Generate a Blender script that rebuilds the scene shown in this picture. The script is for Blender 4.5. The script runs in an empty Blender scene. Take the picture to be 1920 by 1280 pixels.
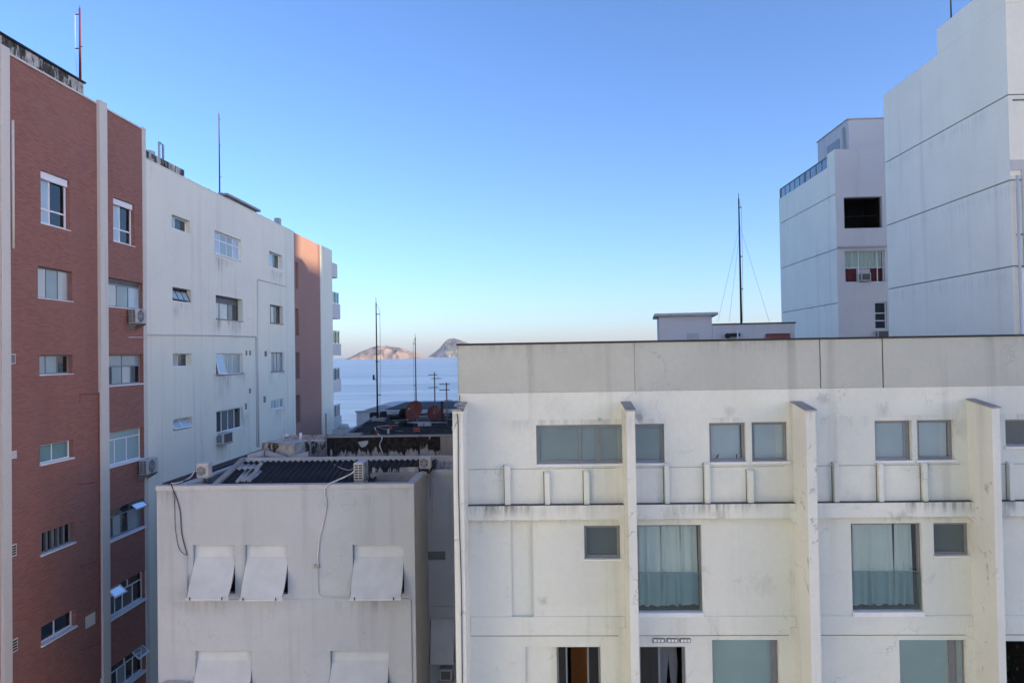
import bpy, bmesh, math, random
from mathutils import Vector, Matrix, Euler, noise as mnoise
random.seed(7)
R = math.radians
S = bpy.context.scene
COL = S.collection

# ------------------------------------------------------------------ camera
F = 1400.0                      # focal length in photo pixels (1920 wide)
CZ = 21.0                       # eye height above the street
SEA = -2.0
cam = bpy.data.cameras.new('camera')
cam.sensor_width = 36.0
cam.lens = F / 1920 * 36.0
cam.clip_start = 0.1
cam.clip_end = 60000
camo = bpy.data.objects.new('camera', cam)
COL.objects.link(camo)
CM = Euler((0, 0, R(2.17))).to_matrix() @ Euler((R(90 + 0.98), 0, 0)).to_matrix() @ Euler((0, 0, -0.0163)).to_matrix()
camo.location = (0, 0, CZ)
camo.rotation_euler = CM.to_euler()
S.camera = camo

# ------------------------------------------------------------------ sky, sun, exposure
SUN_AZ, SUN_EL = 115.0, 8.0     # azimuth measured from +Y towards +X
sd = Vector((math.sin(R(SUN_AZ)) * math.cos(R(SUN_EL)), math.cos(R(SUN_AZ)) * math.cos(R(SUN_EL)), math.sin(R(SUN_EL))))
W = bpy.data.worlds.new('World'); S.world = W; W.use_nodes = True
wn = W.node_tree.nodes; wl = W.node_tree.links
bg = wn['Background']
sky = wn.new('ShaderNodeTexSky'); sky.sky_type = 'NISHITA'; sky.sun_disc = False
sky.sun_elevation = R(SUN_EL); sky.sun_rotation = R(SUN_AZ)
sky.altitude = 20; sky.air_density = 0.8; sky.dust_density = 0.75; sky.ozone_density = 4.0
tint = wn.new('ShaderNodeMix'); tint.data_type = 'RGBA'; tint.blend_type = 'MULTIPLY'; tint.inputs[0].default_value = 1.0
tint.inputs[7].default_value = (1.16, 0.955, 0.98, 1)
wl.new(sky.outputs[0], tint.inputs[6]); wl.new(tint.outputs[2], bg.inputs[0])
bg.inputs[1].default_value = 0.15
sl = bpy.data.lights.new('sun', 'SUN'); sl.energy = 3.0; sl.angle = R(0.5); sl.color = (1.0, 0.80, 0.50)
so = bpy.data.objects.new('sun', sl); COL.objects.link(so)
so.rotation_euler = sd.to_track_quat('Z', 'Y').to_euler(); so.location = (60, -30, 60)
S.view_settings.view_transform = 'Standard'; S.view_settings.look = 'None'
S.view_settings.gamma = 1; S.view_settings.use_curve_mapping = False
S.view_settings.exposure = 1.55
S.render.engine = 'CYCLES'

# ------------------------------------------------------------------ geometry helpers
def ray(px, py):
    return CM @ Vector(((px - 960) / F, -(py - 640) / F, -1))
EYE = Vector((0, 0, CZ))

class Fr:
    """a plane: u along it, v = height, w out of it"""
    def __init__(s, o, U, N):
        s.o = Vector(o); s.U = Vector(U).normalized(); s.N = Vector(N).normalized()
    def P(s, u, v, w=0.0):
        return s.o + s.U * u + Vector((0, 0, v)) + s.N * w
    def px(s, px, py, w=0.0):
        d = ray(px, py); o = s.o + s.N * w
        t = (o - EYE).dot(s.N) / d.dot(s.N)
        h = EYE + d * t - s.o
        return h.dot(s.U), h.z
    def rect(s, x0, y0, x1, y1, w=0.0):
        a = s.px(x0, y0, w); b = s.px(x1, y1, w)
        return min(a[0], b[0]), max(a[0], b[0]), min(a[1], b[1]), max(a[1], b[1])
    def sub(s, u, v, w):
        return Fr(s.P(u, v, w), s.U, s.N)

def at_y(px, py, Y):
    d = ray(px, py); return EYE + d * (Y / d.y)
def at_z(px, py, z):
    d = ray(px, py); return EYE + d * ((z - CZ) / d.z)

BOXF = [(0, 1, 2, 3), (7, 6, 5, 4), (0, 4, 5, 1), (1, 5, 6, 2), (2, 6, 7, 3), (3, 7, 4, 0)]
class MB:
    def __init__(s): s.v = []; s.f = []
    def add(s, v, f):
        n = len(s.v); s.v += [Vector(p) for p in v]; s.f += [tuple(i + n for i in q) for q in f]; return s
    def box(s, fr, u0, u1, v0, v1, w0, w1):
        c = [fr.P(u, v, w) for w in (w0, w1) for (u, v) in ((u0, v0), (u1, v0), (u1, v1), (u0, v1))]
        return s.add(c, BOXF)
    def wbox(s, x0, x1, y0, y1, z0, z1):
        return s.box(WF, x0, x1, z0, z1, -y1, -y0)
    def quad(s, *p): return s.add(p, [tuple(range(len(p)))])
    def tube(s, pts, r, n=6, r2=None):
        pts = [Vector(p) for p in pts]; rings = []
        for i, p in enumerate(pts):
            t = (pts[min(i + 1, len(pts) - 1)] - pts[max(i - 1, 0)]).normalized()
            a = t.cross(Vector((0, 0, 1)) if abs(t.z) < .9 else Vector((1, 0, 0))).normalized(); b = t.cross(a)
            rr = r if r2 is None else r + (r2 - r) * i / max(1, len(pts) - 1)
            rings += [p + a * (rr * math.cos(6.2832 * k / n)) + b * (rr * math.sin(6.2832 * k / n)) for k in range(n)]
        fs = []
        for i in range(len(pts) - 1):
            for k in range(n):
                fs.append((i * n + k, i * n + (k + 1) % n, (i + 1) * n + (k + 1) % n, (i + 1) * n + k))
        fs.append(tuple(range(n))[::-1]); fs.append(tuple((len(pts) - 1) * n + k for k in range(n)))
        return s.add(rings, fs)
    def ring(s, fr, u, v, w, r0, r1, d, n=24):
        vs = []
        for k in range(n):
            c, q = math.cos(6.2832 * k / n), math.sin(6.2832 * k / n)
            for rr, ww in ((r0, w), (r1, w), (r1, w + d), (r0, w + d)):
                vs.append(fr.P(u + rr * c, v + rr * q, ww))
        fs = []
        for k in range(n):
            a = k * 4; b = ((k + 1) % n) * 4
            for j in range(4): fs.append((a + j, a + (j + 1) % 4, b + (j + 1) % 4, b + j))
        return s.add(vs, fs)
    def prism(s, poly, off):
        n = len(poly); off = Vector(off); p = [Vector(q) for q in poly]
        return s.add(p + [q + off for q in p], [tuple(range(n))[::-1], tuple(range(n, 2 * n))] + [(i, (i + 1) % n, n + (i + 1) % n, n + i) for i in range(n)])
    def build(s, name, mat, parent=None, smooth=False, bevel=0.0, seg=2):
        L = Vector((0, 0, 0)); q = parent
        while q is not None: L += q.location; q = q.parent
        me = bpy.data.meshes.new(name)
        me.from_pydata([tuple(p - L) for p in s.v], [], s.f)
        bm = bmesh.new(); bm.from_mesh(me)
        bmesh.ops.remove_doubles(bm, verts=bm.verts, dist=1e-4)
        bmesh.ops.recalc_face_normals(bm, faces=bm.faces)
        bm.to_mesh(me); bm.free()
        me.materials.append(mat)
        if smooth:
            for p in me.polygons: p.use_smooth = True
        o = bpy.data.objects.new(name, me); COL.objects.link(o); o.parent = parent
        if bevel:
            m = o.modifiers.new('bevel', 'BEVEL'); m.width = bevel; m.segments = seg; m.limit_method = 'ANGLE'; m.angle_limit = R(40)
        return o
WF = Fr((0, 0, 0), (1, 0, 0), (0, -1, 0))

def tag(o, label, cat, group=None):
    o['label'] = label; o['category'] = cat
    if group: o['group'] = group
    return o
def struct(o): o['kind'] = 'structure'; return o
def thing(name, label, cat, loc, group=None):
    o = bpy.data.objects.new(name, None); COL.objects.link(o); o.location = loc
    o.empty_display_size = .3
    return tag(o, label, cat, group)

def wall_mesh(mb, fr, u0, u1, v0, v1, ops, depth):
    """flat wall with real rectangular openings and their reveals"""
    us = sorted(set([u0, u1] + [o[0] for o in ops] + [o[1] for o in ops])); us = [u for u in us if u0 <= u <= u1]
    vs = sorted(set([v0, v1] + [o[2] for o in ops] + [o[3] for o in ops])); vs = [v for v in vs if v0 <= v <= v1]
    for i in range(len(us) - 1):
        for j in range(len(vs) - 1):
            cu = (us[i] + us[i + 1]) / 2; cv = (vs[j] + vs[j + 1]) / 2
            if any(o[0] < cu < o[1] and o[2] < cv < o[3] for o in ops): continue
            mb.quad(fr.P(us[i], vs[j]), fr.P(us[i + 1], vs[j]), fr.P(us[i + 1], vs[j + 1]), fr.P(us[i], vs[j + 1]))
    for o in ops:
        a, b, c, d = max(o[0], u0), min(o[1], u1), max(o[2], v0), min(o[3], v1)
        dd = o[4] if len(o) > 4 else depth
        cs = [(a, c), (b, c), (b, d), (a, d)]
        for k in range(4):
            p, q = cs[k], cs[(k + 1) % 4]
            pts_u = sorted([u for u in us if min(p[0], q[0]) <= u <= max(p[0], q[0])], reverse=p[0] > q[0])
            pts_v = sorted([v for v in vs if min(p[1], q[1]) <= v <= max(p[1], q[1])], reverse=p[1] > q[1])
            seq = [(u, p[1]) for u in pts_u] if abs(p[1] - q[1]) < 1e-9 else [(p[0], v) for v in pts_v]
            mb.add([fr.P(x, y) for x, y in seq] + [fr.P(x, y, -dd) for x, y in reversed(seq)], [tuple(range(2 * len(seq)))])

# ------------------------------------------------------------------ materials
def newmat(name):
    m = bpy.data.materials.new(name); m.use_nodes = True
    nt = m.node_tree; return m, nt, nt.nodes['Principled BSDF']
def math_n(nt, op, a, b=None, c=None, clamp=False):
    n = nt.nodes.new('ShaderNodeMath'); n.operation = op; n.use_clamp = clamp
    for i, x in enumerate((a, b, c)):
        if x is None: continue
        if isinstance(x, (int, float)): n.inputs[i].default_value = x
        else: nt.links.new(x, n.inputs[i])
    return n.outputs[0]
def noise_n(nt, vec, scale, detail=4, rough=.55, sc=None, dist=0.0):
    if sc:
        mp = nt.nodes.new('ShaderNodeMapping'); mp.inputs['Scale'].default_value = sc
        nt.links.new(vec, mp.inputs['Vector']); vec = mp.outputs[0]
    n = nt.nodes.new('ShaderNodeTexNoise'); n.inputs['Scale'].default_value = scale; n.inputs['Detail'].default_value = detail
    n.inputs['Roughness'].default_value = rough; n.inputs['Distortion'].default_value = dist
    nt.links.new(vec, n.inputs['Vector']); return n.outputs[0]
def ramp_n(nt, x, lo, hi, a=0.0, b=1.0):
    n = nt.nodes.new('ShaderNodeMapRange'); n.interpolation_type = 'SMOOTHSTEP'
    n.inputs['From Min'].default_value = lo; n.inputs['From Max'].default_value = hi
    n.inputs['To Min'].default_value = a; n.inputs['To Max'].default_value = b
    nt.links.new(x, n.inputs['Value']); return n.outputs[0]
def mix_n(nt, fac, a, b, mode='MIX'):
    n = nt.nodes.new('ShaderNodeMix'); n.data_type = 'RGBA'; n.blend_type = mode
    for sock, x in ((n.inputs[0], fac), (n.inputs[6], a), (n.inputs[7], b)):
        if isinstance(x, (int, float)): sock.default_value = x
        elif isinstance(x, tuple): sock.default_value = (*x, 1)
        else: nt.links.new(x, sock)
    return n.outputs[2]
def pos_n(nt):
    g = nt.nodes.new('ShaderNodeNewGeometry'); return g.outputs['Position']
def bump_n(nt, h, strength, dist):
    b = nt.nodes.new('ShaderNodeBump'); b.inputs['Strength'].default_value = strength; b.inputs['Distance'].default_value = dist
    nt.links.new(h, b.inputs['Height']); return b.outputs[0]

def plaster(name, base, dirt=(.16, .15, .13), blotch=.35, streak=.35, mold=.0, ledges=(), patch=None, rough=.85, crack=0.0, blobs=()):
    m, nt, b = newmat(name); P = pos_n(nt)
    c = mix_n(nt, ramp_n(nt, noise_n(nt, P, .45, 6), .35, .7, 0, blotch), base, tuple(x * .80 for x in base))
    if patch:
        c = mix_n(nt, ramp_n(nt, noise_n(nt, P, .22, 3, sc=(1, 1, 1.3)), .5, .56, 0, .8), c, patch)
    c = mix_n(nt, ramp_n(nt, noise_n(nt, P, 9, 5), .3, .75, 0, .16), c, tuple(x * .72 for x in base))
    st = ramp_n(nt, noise_n(nt, P, 1.0, 5, sc=(2.2, 2.2, .10)), .52, .78, 0, streak)
    c = mix_n(nt, st, c, dirt)
    sp = nt.nodes.new('ShaderNodeSeparateXYZ'); nt.links.new(P, sp.inputs[0]); z = sp.outputs[2]
    hi = noise_n(nt, P, 1.0, 6, .65, sc=(7, 7, .5))
    br = ramp_n(nt, noise_n(nt, P, .5, 2), .42, .6)
    for lg in ledges:
        zt, ln, amt = lg[:3]
        f = ramp_n(nt, z, zt - ln, zt)
        up = ramp_n(nt, z, zt + .015, zt + .03, 1, 0)
        k = math_n(nt, 'MULTIPLY', math_n(nt, 'MULTIPLY', math_n(nt, 'POWER', f, 1.6), up), math_n(nt, 'MULTIPLY', ramp_n(nt, hi, .38, .66), amt))
        k = math_n(nt, 'MULTIPLY', k, br)
        if len(lg) > 3:
            ax, lo, hi_ = lg[3:]; q = sp.outputs[ax]
            k = math_n(nt, 'MULTIPLY', k, math_n(nt, 'MULTIPLY', ramp_n(nt, q, lo - .15, lo + .15), ramp_n(nt, q, hi_ - .15, hi_ + .15, 1, 0)))
        c = mix_n(nt, k, c, dirt)
    if mold:
        k = ramp_n(nt, noise_n(nt, P, 1.7, 10, .7, dist=.6), .60, .68, 0, mold)
        c = mix_n(nt, k, c, (.055, .052, .048))
    if blobs:
        bn = noise_n(nt, P, 6.0, 8, .75, sc=(1, 1, .55), dist=.8)
        for (bx, by, bz, br_, ba) in blobs:
            dn = nt.nodes.new('ShaderNodeVectorMath'); dn.operation = 'DISTANCE'; nt.links.new(P, dn.inputs[0]); dn.inputs[1].default_value = (bx, by, bz)
            k = ramp_n(nt, math_n(nt, 'ADD', math_n(nt, 'DIVIDE', dn.outputs['Value'], br_), math_n(nt, 'MULTIPLY', math_n(nt, 'SUBTRACT', bn, .5), 3.6)), .0, 1.0, ba * .6, 0)
            c = mix_n(nt, k, c, (.10, .097, .09))
    if crack:
        vo = nt.nodes.new('ShaderNodeTexVoronoi'); vo.feature = 'DISTANCE_TO_EDGE'; vo.inputs['Scale'].default_value = .55
        wv = nt.nodes.new('ShaderNodeVectorMath'); wv.operation = 'ADD'
        nz = nt.nodes.new('ShaderNodeTexNoise'); nz.inputs['Scale'].default_value = 2.5; nz.inputs['Detail'].default_value = 5
        nt.links.new(P, nz.inputs['Vector']); nt.links.new(P, wv.inputs[0]); nt.links.new(nz.outputs['Color'], wv.inputs[1])
        nt.links.new(wv.outputs[0], vo.inputs['Vector'])
        k = math_n(nt, 'MULTIPLY', ramp_n(nt, vo.outputs['Distance'], .002, .010, 1, 0), ramp_n(nt, noise_n(nt, P, .6, 2), .52, .62, 0, crack))
        c = mix_n(nt, k, c, (.10, .095, .09))
    nt.links.new(c, b.inputs['Base Color']); b.inputs['Roughness'].default_value = rough
    b.inputs['Specular IOR Level'].default_value = .25
    h = math_n(nt, 'ADD', noise_n(nt, P, 14, 6, .6), math_n(nt, 'MULTIPLY', noise_n(nt, P, 1.6, 3), 2.0))
    nt.links.new(bump_n(nt, h, .35, .012), b.inputs['Normal'])
    return m

def simple(name, base, rough=.5, metal=0.0, var=.18, scale=6.0, spec=.4):
    m, nt, b = newmat(name); P = pos_n(nt)
    c = mix_n(nt, ramp_n(nt, noise_n(nt, P, scale, 5), .3, .75, 0, var * 2), base, tuple(x * .55 for x in base))
    nt.links.new(c, b.inputs['Base Color']); b.inputs['Roughness'].default_value = rough; b.inputs['Metallic'].default_value = metal
    b.inputs['Specular IOR Level'].default_value = spec
    return m

def brick_mat():
    m, nt, b = newmat('red_brick_slips'); P = pos_n(nt)
    sp = nt.nodes.new('ShaderNodeSeparateXYZ'); nt.links.new(P, sp.inputs[0])
    C = .066
    rz = math_n(nt, 'DIVIDE', sp.outputs[2], C); row = math_n(nt, 'FLOOR', rz); fz = math_n(nt, 'FRACT', rz)
    ry = math_n(nt, 'ADD', math_n(nt, 'DIVIDE', math_n(nt, 'ADD', sp.outputs[1], sp.outputs[0]), .24), math_n(nt, 'MULTIPLY', row, .5))
    cell = math_n(nt, 'FLOOR', ry); fy = math_n(nt, 'FRACT', ry)
    cv = nt.nodes.new('ShaderNodeCombineXYZ'); nt.links.new(row, cv.inputs[0]); nt.links.new(cell, cv.inputs[1])
    wn_ = nt.nodes.new('ShaderNodeTexWhiteNoise'); nt.links.new(cv.outputs[0], wn_.inputs['Vector'])
    c = mix_n(nt, wn_.outputs['Value'], (.325, .122, .08), (.215, .08, .057))
    c = mix_n(nt, ramp_n(nt, noise_n(nt, P, .5, 6), .42, .7, 0, .45), c, (.28, .135, .105))
    c = mix_n(nt, ramp_n(nt, noise_n(nt, P, 1.1, 5, sc=(1, 1, .6)), .62, .76, 0, .4), c, (.34, .215, .175))
    c = mix_n(nt, ramp_n(nt, noise_n(nt, P, .3, 5, sc=(1.5, 1.5, .2)), .5, .8, 0, .5), c, (.14, .045, .04))
    g = math_n(nt, 'MINIMUM', ramp_n(nt, fz, .10, .22), ramp_n(nt, math_n(nt, 'SUBTRACT', 1.0, fz), .10, .22))
    gy = math_n(nt, 'MINIMUM', ramp_n(nt, fy, .0, .03), ramp_n(nt, math_n(nt, 'SUBTRACT', 1.0, fy), .0, .03))
    face = math_n(nt, 'MULTIPLY', g, math_n(nt, 'ADD', math_n(nt, 'MULTIPLY', gy, .35), .65))
    c = mix_n(nt, face, (.36, .195, .15), c)
    nt.links.new(c, b.inputs['Base Color']); b.inputs['Roughness'].default_value = .75
    h = math_n(nt, 'ADD', face, math_n(nt, 'MULTIPLY', noise_n(nt, P, 30, 3), .3))
    nt.links.new(bump_n(nt, h, .55, .02), b.inputs['Normal'])
    return m

def glass_mat(name, tint, refl=1.0, rough=.02, wob=.15):
    m = bpy.data.materials.new(name); m.use_nodes = True; nt = m.node_tree
    nt.nodes.remove(nt.nodes['Principled BSDF']); out = nt.nodes['Material Output']
    tr = nt.nodes.new('ShaderNodeBsdfTransparent'); tr.inputs[0].default_value = (*tint, 1)
    gl = nt.nodes.new('ShaderNodeBsdfGlossy'); gl.inputs['Roughness'].default_value = rough; gl.inputs['Color'].default_value = (.95, .98, 1, 1)
    nt.links.new(bump_n(nt, noise_n(nt, pos_n(nt), 1.3, 2), wob, .02), gl.inputs['Normal'])
    fr = nt.nodes.new('ShaderNodeFresnel'); fr.inputs[0].default_value = 1.5
    mx = nt.nodes.new('ShaderNodeMixShader')
    nt.links.new(math_n(nt, 'MULTIPLY', fr.outputs[0], 1.6 * refl, clamp=True), mx.inputs[0])
    nt.links.new(tr.outputs[0], mx.inputs[1]); nt.links.new(gl.outputs[0], mx.inputs[2]); nt.links.new(mx.outputs[0], out.inputs[0])
    return m

def frost_mat(name, base, rough=.22, var=.3):
    m, nt, b = newmat(name); P = pos_n(nt)
    c = mix_n(nt, ramp_n(nt, noise_n(nt, P, .9, 3), .35, .7, 0, var), base, tuple(x * .62 for x in base))
    nt.links.new(c, b.inputs['Base Color']); b.inputs['Roughness'].default_value = rough
    b.inputs['Coat Weight'].default_value = .5; b.inputs['Coat Roughness'].default_value = .04
    return m

def moldy_mat(name, paint, moldc, amt, zlo=None, zhi=None):
    m, nt, b = newmat(name); P = pos_n(nt)
    n1 = noise_n(nt, P, 1.0, 8, .65, sc=(2.6, 2.6, 1.1), dist=.4)
    v = n1
    if zlo is not None:
        sp = nt.nodes.new('ShaderNodeSeparateXYZ'); nt.links.new(P, sp.inputs[0])
        g = ramp_n(nt, sp.outputs[2], zlo, zhi, -.22, .10)
        drip = math_n(nt, 'MULTIPLY', math_n(nt, 'SUBTRACT', noise_n(nt, P, 1.0, 4, sc=(9, 9, .8)), .5), .5)
        v = math_n(nt, 'ADD', math_n(nt, 'ADD', n1, g), drip)
    k = ramp_n(nt, v, amt, amt + .09)
    c = mix_n(nt, ramp_n(nt, noise_n(nt, P, 5, 6), .3, .7), paint, tuple(x * .6 for x in paint))
    d = mix_n(nt, ramp_n(nt, noise_n(nt, P, 7, 6), .35, .7), moldc, tuple(x * 2.6 for x in moldc))
    c = mix_n(nt, k, c, d)
    nt.links.new(c, b.inputs['Base Color']); b.inputs['Roughness'].default_value = .9; b.inputs['Specular IOR Level'].default_value = .15
    nt.links.new(bump_n(nt, noise_n(nt, P, 10, 6), .5, .02), b.inputs['Normal'])
    return m

def z_of(fr, px, py): return fr.px(px, py)[1]
FR_R = Fr((0, 18.5, 0), (1, 0, 0), (0, -1, 0))      # white street facade with fins
FR_G = Fr((0, 20.5, 0), (1, 0, 0), (0, -1, 0))      # grey house in front
FR_L = Fr((-16, 0, 0), (0, 1, 0), (1, 0, 0))        # row of buildings on the left
FR_T = Fr((16, 0, 0), (0, 1, 0), (-1, 0, 0))        # white blocks on the right
ZLEDGE = z_of(FR_R, 914, 945); ZBEAM = z_of(FR_R, 914, 972); ZLINE = z_of(FR_R, 900, 878); ZB2 = z_of(FR_R, 970, 1190)
ZPAR = z_of(FR_R, 1200, 733); ZTOP = z_of(FR_R, 1190, 642)

M = {}
def blob(px, py, r, a, w=0.0):
    q = FR_R.P(*FR_R.px(px, py, w), w); return (q.x, q.y, q.z, r, a)
BL = [blob(*q) for q in ((1197, 781, .22, .8), (1124, 787, .09, .8), (1540, 748, .25, .55), (1657, 768, .25, .4), (1018, 1126, .16, .55), (1432, 1095, .4, .22), (1800, 800, .45, .25),
      (1503, 1085, .35, .35), (1368, 772, .2, .3), (1352, 972, .25, .5, .23), (1255, 968, .35, .3, .23), (1690, 972, .35, .55, .23), (1040, 760, .5, .12), (1880, 965, .2, .5, .23), (1600, 930, .3, .2), (925, 955, .4, .35, .23))]
M['cream'] = plaster('cream_painted_plaster', (.735, .757, .668), blobs=BL, patch=(.67, .70, .625), blotch=.35, streak=.22, mold=.12, crack=.22, dirt=(.13, .12, .105),
                     ledges=((ZLEDGE - .01, .42, .8), (ZBEAM, .3, .3), (z_of(FR_R, 1300, 785), .5, .25)))
M['fin'] = plaster('fin_painted_plaster', (.71, .735, .67), blotch=.35, streak=.3, mold=.5, crack=.35, dirt=(.14, .13, .12), ledges=((z_of(FR_R, 1500, 762), 1.0, .55),))
M['parapet'] = plaster('grey_weathered_parapet_paint', (.49, .51, .455), blotch=.45, streak=.35, crack=.2, ledges=((ZTOP, .5, .3),))
M['soot'] = simple('soot_stained_ledge', (.10, .095, .085), .95, var=.4, scale=9)
M['joint_shade'] = simple('grimy_joint_and_shade', (.24, .23, .21), .95, var=.45, scale=3)  # joint grime, also the colour of painted shadow lines
M['sill'] = simple('pale_sill_stone', (.80, .80, .78), .5, var=.08)
M['brick'] = brick_mat()
M['pilaster'] = plaster('beige_pilaster_plaster', (.66, .63, .55), blotch=.2, streak=.22)
M['white_l'] = plaster('white_wall_plaster', (.80, .805, .67), blotch=.25, streak=.25, dirt=(.24, .24, .22), crack=.15,
                       ledges=tuple((z_of(FR_L, x, y), l, .8, 1, FR_L.px(x - w_, y)[0], FR_L.px(x + w_, y)[0]) for x, y, l, w_ in ((430, 490, 1.2, 27), (430, 602, 1.4, 27), (430, 700, 1.9, 30), (415, 832, 1.5, 10), (520, 696, 1.2, 14), (520, 764, 1.6, 16), (517, 508, 1.6, 12), (340, 569, 1.0, 16), (460, 765, 2.2, 6))))
M['brown'] = plaster('brown_painted_plaster', (.36, .215, .18), dirt=(.2, .12, .1), blotch=.25, streak=.2)
M['grey_h'] = plaster('grey_painted_plaster', (.455, .503, .532), patch=(.415, .458, .485), blotch=.5, streak=.32, mold=.06, dirt=(.2, .2, .2), ledges=((CZ - 3.62, .8, .6), (z_of(FR_G, 560, 1128), .6, .4)), crack=.15)
M['cap'] = plaster('worn_coping_cement', (.46, .495, .50), blotch=.4, streak=.35, mold=.5)
M['white_t'] = plaster('blue_white_wall_paint', (.92, .90, .76), blotch=.25, streak=.2, dirt=(.42, .43, .42), ledges=tuple((CZ + q, .9, .16) for q in (2.70, 5.62, 8.52, 2.46, 5.38, 8.34)))
M['white_f'] = plaster('front_white_wall_paint', (.60, .605, .60), blotch=.2, streak=.2, dirt=(.25, .24, .23))
M['groove'] = simple('dark_joint', (.22, .22, .22), .9)
M['concrete'] = plaster('raw_cement', (.34, .335, .32), blotch=.5, streak=.4, mold=.8)
M['old'] = moldy_mat('old_flaking_cement', (.56, .54, .49), (.035, .036, .03), .47)
M['mold'] = moldy_mat('black_moldy_cement', (.50, .49, .46), (.018, .018, .017), .31, CZ - 3.5, CZ - 2.95)
M['moldroof'] = moldy_mat('dark_roof_membrane', (.055, .054, .052), (.012, .012, .012), .42)
M['alu'] = simple('anodised_aluminium', (.24, .25, .26), .42, .2, var=.1)
M['whiteframe'] = simple('white_window_paint', (.80, .81, .81), .4, var=.06)
M['darkframe'] = simple('dark_bronze_frame', (.10, .10, .10), .4, var=.1)
M['metal'] = simple('galvanised_steel', (.30, .30, .31), .45, .6)
M['darkmetal'] = simple('dark_mast_steel', (.045, .04, .045), .55, .3)
M['redmetal'] = simple('red_mast_paint', (.17, .03, .04), .5)
M['black'] = simple('black_rubber', (.015, .015, .016), .6)
M['blackcap'] = simple('black_bitumen_capping', (.035, .035, .037), .85, var=.3)
M['acwhite'] = simple('ac_casing_enamel', (.50, .51, .49), .5, var=.2)
M['acdark'] = simple('ac_dark_grille', (.05, .05, .052), .6)
M['cable_w'] = simple('white_cable_sheath', (.62, .61, .58), .6, var=.25)
M['cable_b'] = simple('black_cable_sheath', (.05, .05, .05), .6)
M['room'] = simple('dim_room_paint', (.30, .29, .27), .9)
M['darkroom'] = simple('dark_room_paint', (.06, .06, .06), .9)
M['orange_room'] = simple('orange_room_wall', (.75, .24, .05), .8, var=.1)
M['glass'] = glass_mat('window_glass', (.95, .97, .96))
M['glass_g'] = glass_mat('green_window_glass', (.48, .70, .66))
M['glass_d'] = glass_mat('dark_window_glass', (.25, .32, .34))
M['guard'] = glass_mat('green_guard_glass', (.92, .97, .95), refl=.6)
M['frost_a'] = frost_mat('frosted_grey_glass', (.28, .36, .36), var=.45)
M['frost_b'] = frost_mat('frosted_blue_glass', (.40, .52, .57), var=.3)
M['frost_g'] = frost_mat('frosted_green_glass', (.30, .44, .43))
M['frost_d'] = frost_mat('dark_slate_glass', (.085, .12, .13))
M['frost_l'] = frost_mat('pale_reeded_glass', (.50, .53, .50))
M['teal'] = frost_mat('teal_blind_behind_glass', (.13, .26, .25))
M['curtain'] = simple('pale_curtain_cloth', (.84, .92, .85), .9, var=.06, scale=3, spec=.1)
M['shutter'] = simple('white_shutter_slats', (.56, .61, .62), .55, var=.14, scale=2.2)
M['louvre'] = simple('vent_grille', (.22, .22, .21), .8)
M['corr'] = simple('dark_fibre_cement_sheet', (.030, .028, .030), .9, var=.35, scale=4)
M['corr_l'] = simple('pale_fibre_cement_sheet', (.42, .41, .39), .85, var=.35, scale=5)
M['dish'] = simple('red_brown_dish_paint', (.16, .045, .035), .45, var=.3, scale=5)
M['redpaint'] = simple('faded_red_cabinet', (.30, .09, .08), .7, var=.3)
M['denim'] = simple('grey_denim_cloth', (.16, .18, .22), .9, scale=4)
M['leaf'] = simple('dark_green_leaf', (.03, .06, .025), .5)
M['redcloth'] = simple('dark_red_striped_cloth', (.14, .035, .045), .9)
M['asphalt'] = simple('asphalt', (.05, .05, .052), .9)
M['paving'] = simple('pale_courtyard_paving', (.34, .33, .31), .9)
M['sand'] = simple('beach_sand', (.42, .36, .27), .95, var=.1)
M['city'] = plaster('city_wall_paint', (.5, .47, .43), blotch=.3)

def sea_mat():
    m, nt, b = newmat('sea_water'); P = pos_n(nt)
    sw = noise_n(nt, P, 1.0, 3, .5, sc=(.0012, .010, 0), dist=.3)
    md = noise_n(nt, P, 1.0, 5, .6, sc=(.010, .055, 0), dist=.5)
    fi = noise_n(nt, P, 1.0, 4, .6, sc=(.12, .35, 0))
    c = mix_n(nt, ramp_n(nt, sw, .35, .65), (.30, .36, .40), (.48, .53, .55))
    c = mix_n(nt, ramp_n(nt, md, .50, .68, 0, .7), c, (.17, .25, .32))
    c = mix_n(nt, ramp_n(nt, noise_n(nt, P, 1.0, 6, .65, sc=(.02, .16, 0), dist=.8), .56, .66, 0, .65), c, (.12, .19, .26))
    nt.links.new(c, b.inputs['Base Color']); b.inputs['Roughness'].default_value = .28; b.inputs['IOR'].default_value = 1.33
    h = math_n(nt, 'ADD', math_n(nt, 'MULTIPLY', sw, 14.0), math_n(nt, 'ADD', math_n(nt, 'MULTIPLY', md, 3.2), math_n(nt, 'MULTIPLY', fi, .5)))
    nt.links.new(bump_n(nt, h, 1.0, 1.0), b.inputs['Normal'])
    return m
def island_mat(name, rock, green, k0):
    m, nt, b = newmat(name); P = pos_n(nt)
    n = noise_n(nt, P, 1.0, 7, .6, sc=(.012, .012, .006), dist=.6)
    sp = nt.nodes.new('ShaderNodeSeparateXYZ'); nt.links.new(P, sp.inputs[0])
    v = math_n(nt, 'ADD', n, math_n(nt, 'MULTIPLY', sp.outputs[2], .0011))
    c = mix_n(nt, ramp_n(nt, v, k0, k0 + .10), rock, green)
    c = mix_n(nt, ramp_n(nt, noise_n(nt, P, .05, 4), .4, .7, 0, .4), c, tuple(x * .6 for x in rock))
    nt.links.new(c, b.inputs['Base Color']); b.inputs['Roughness'].default_value = .95
    return m

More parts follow.
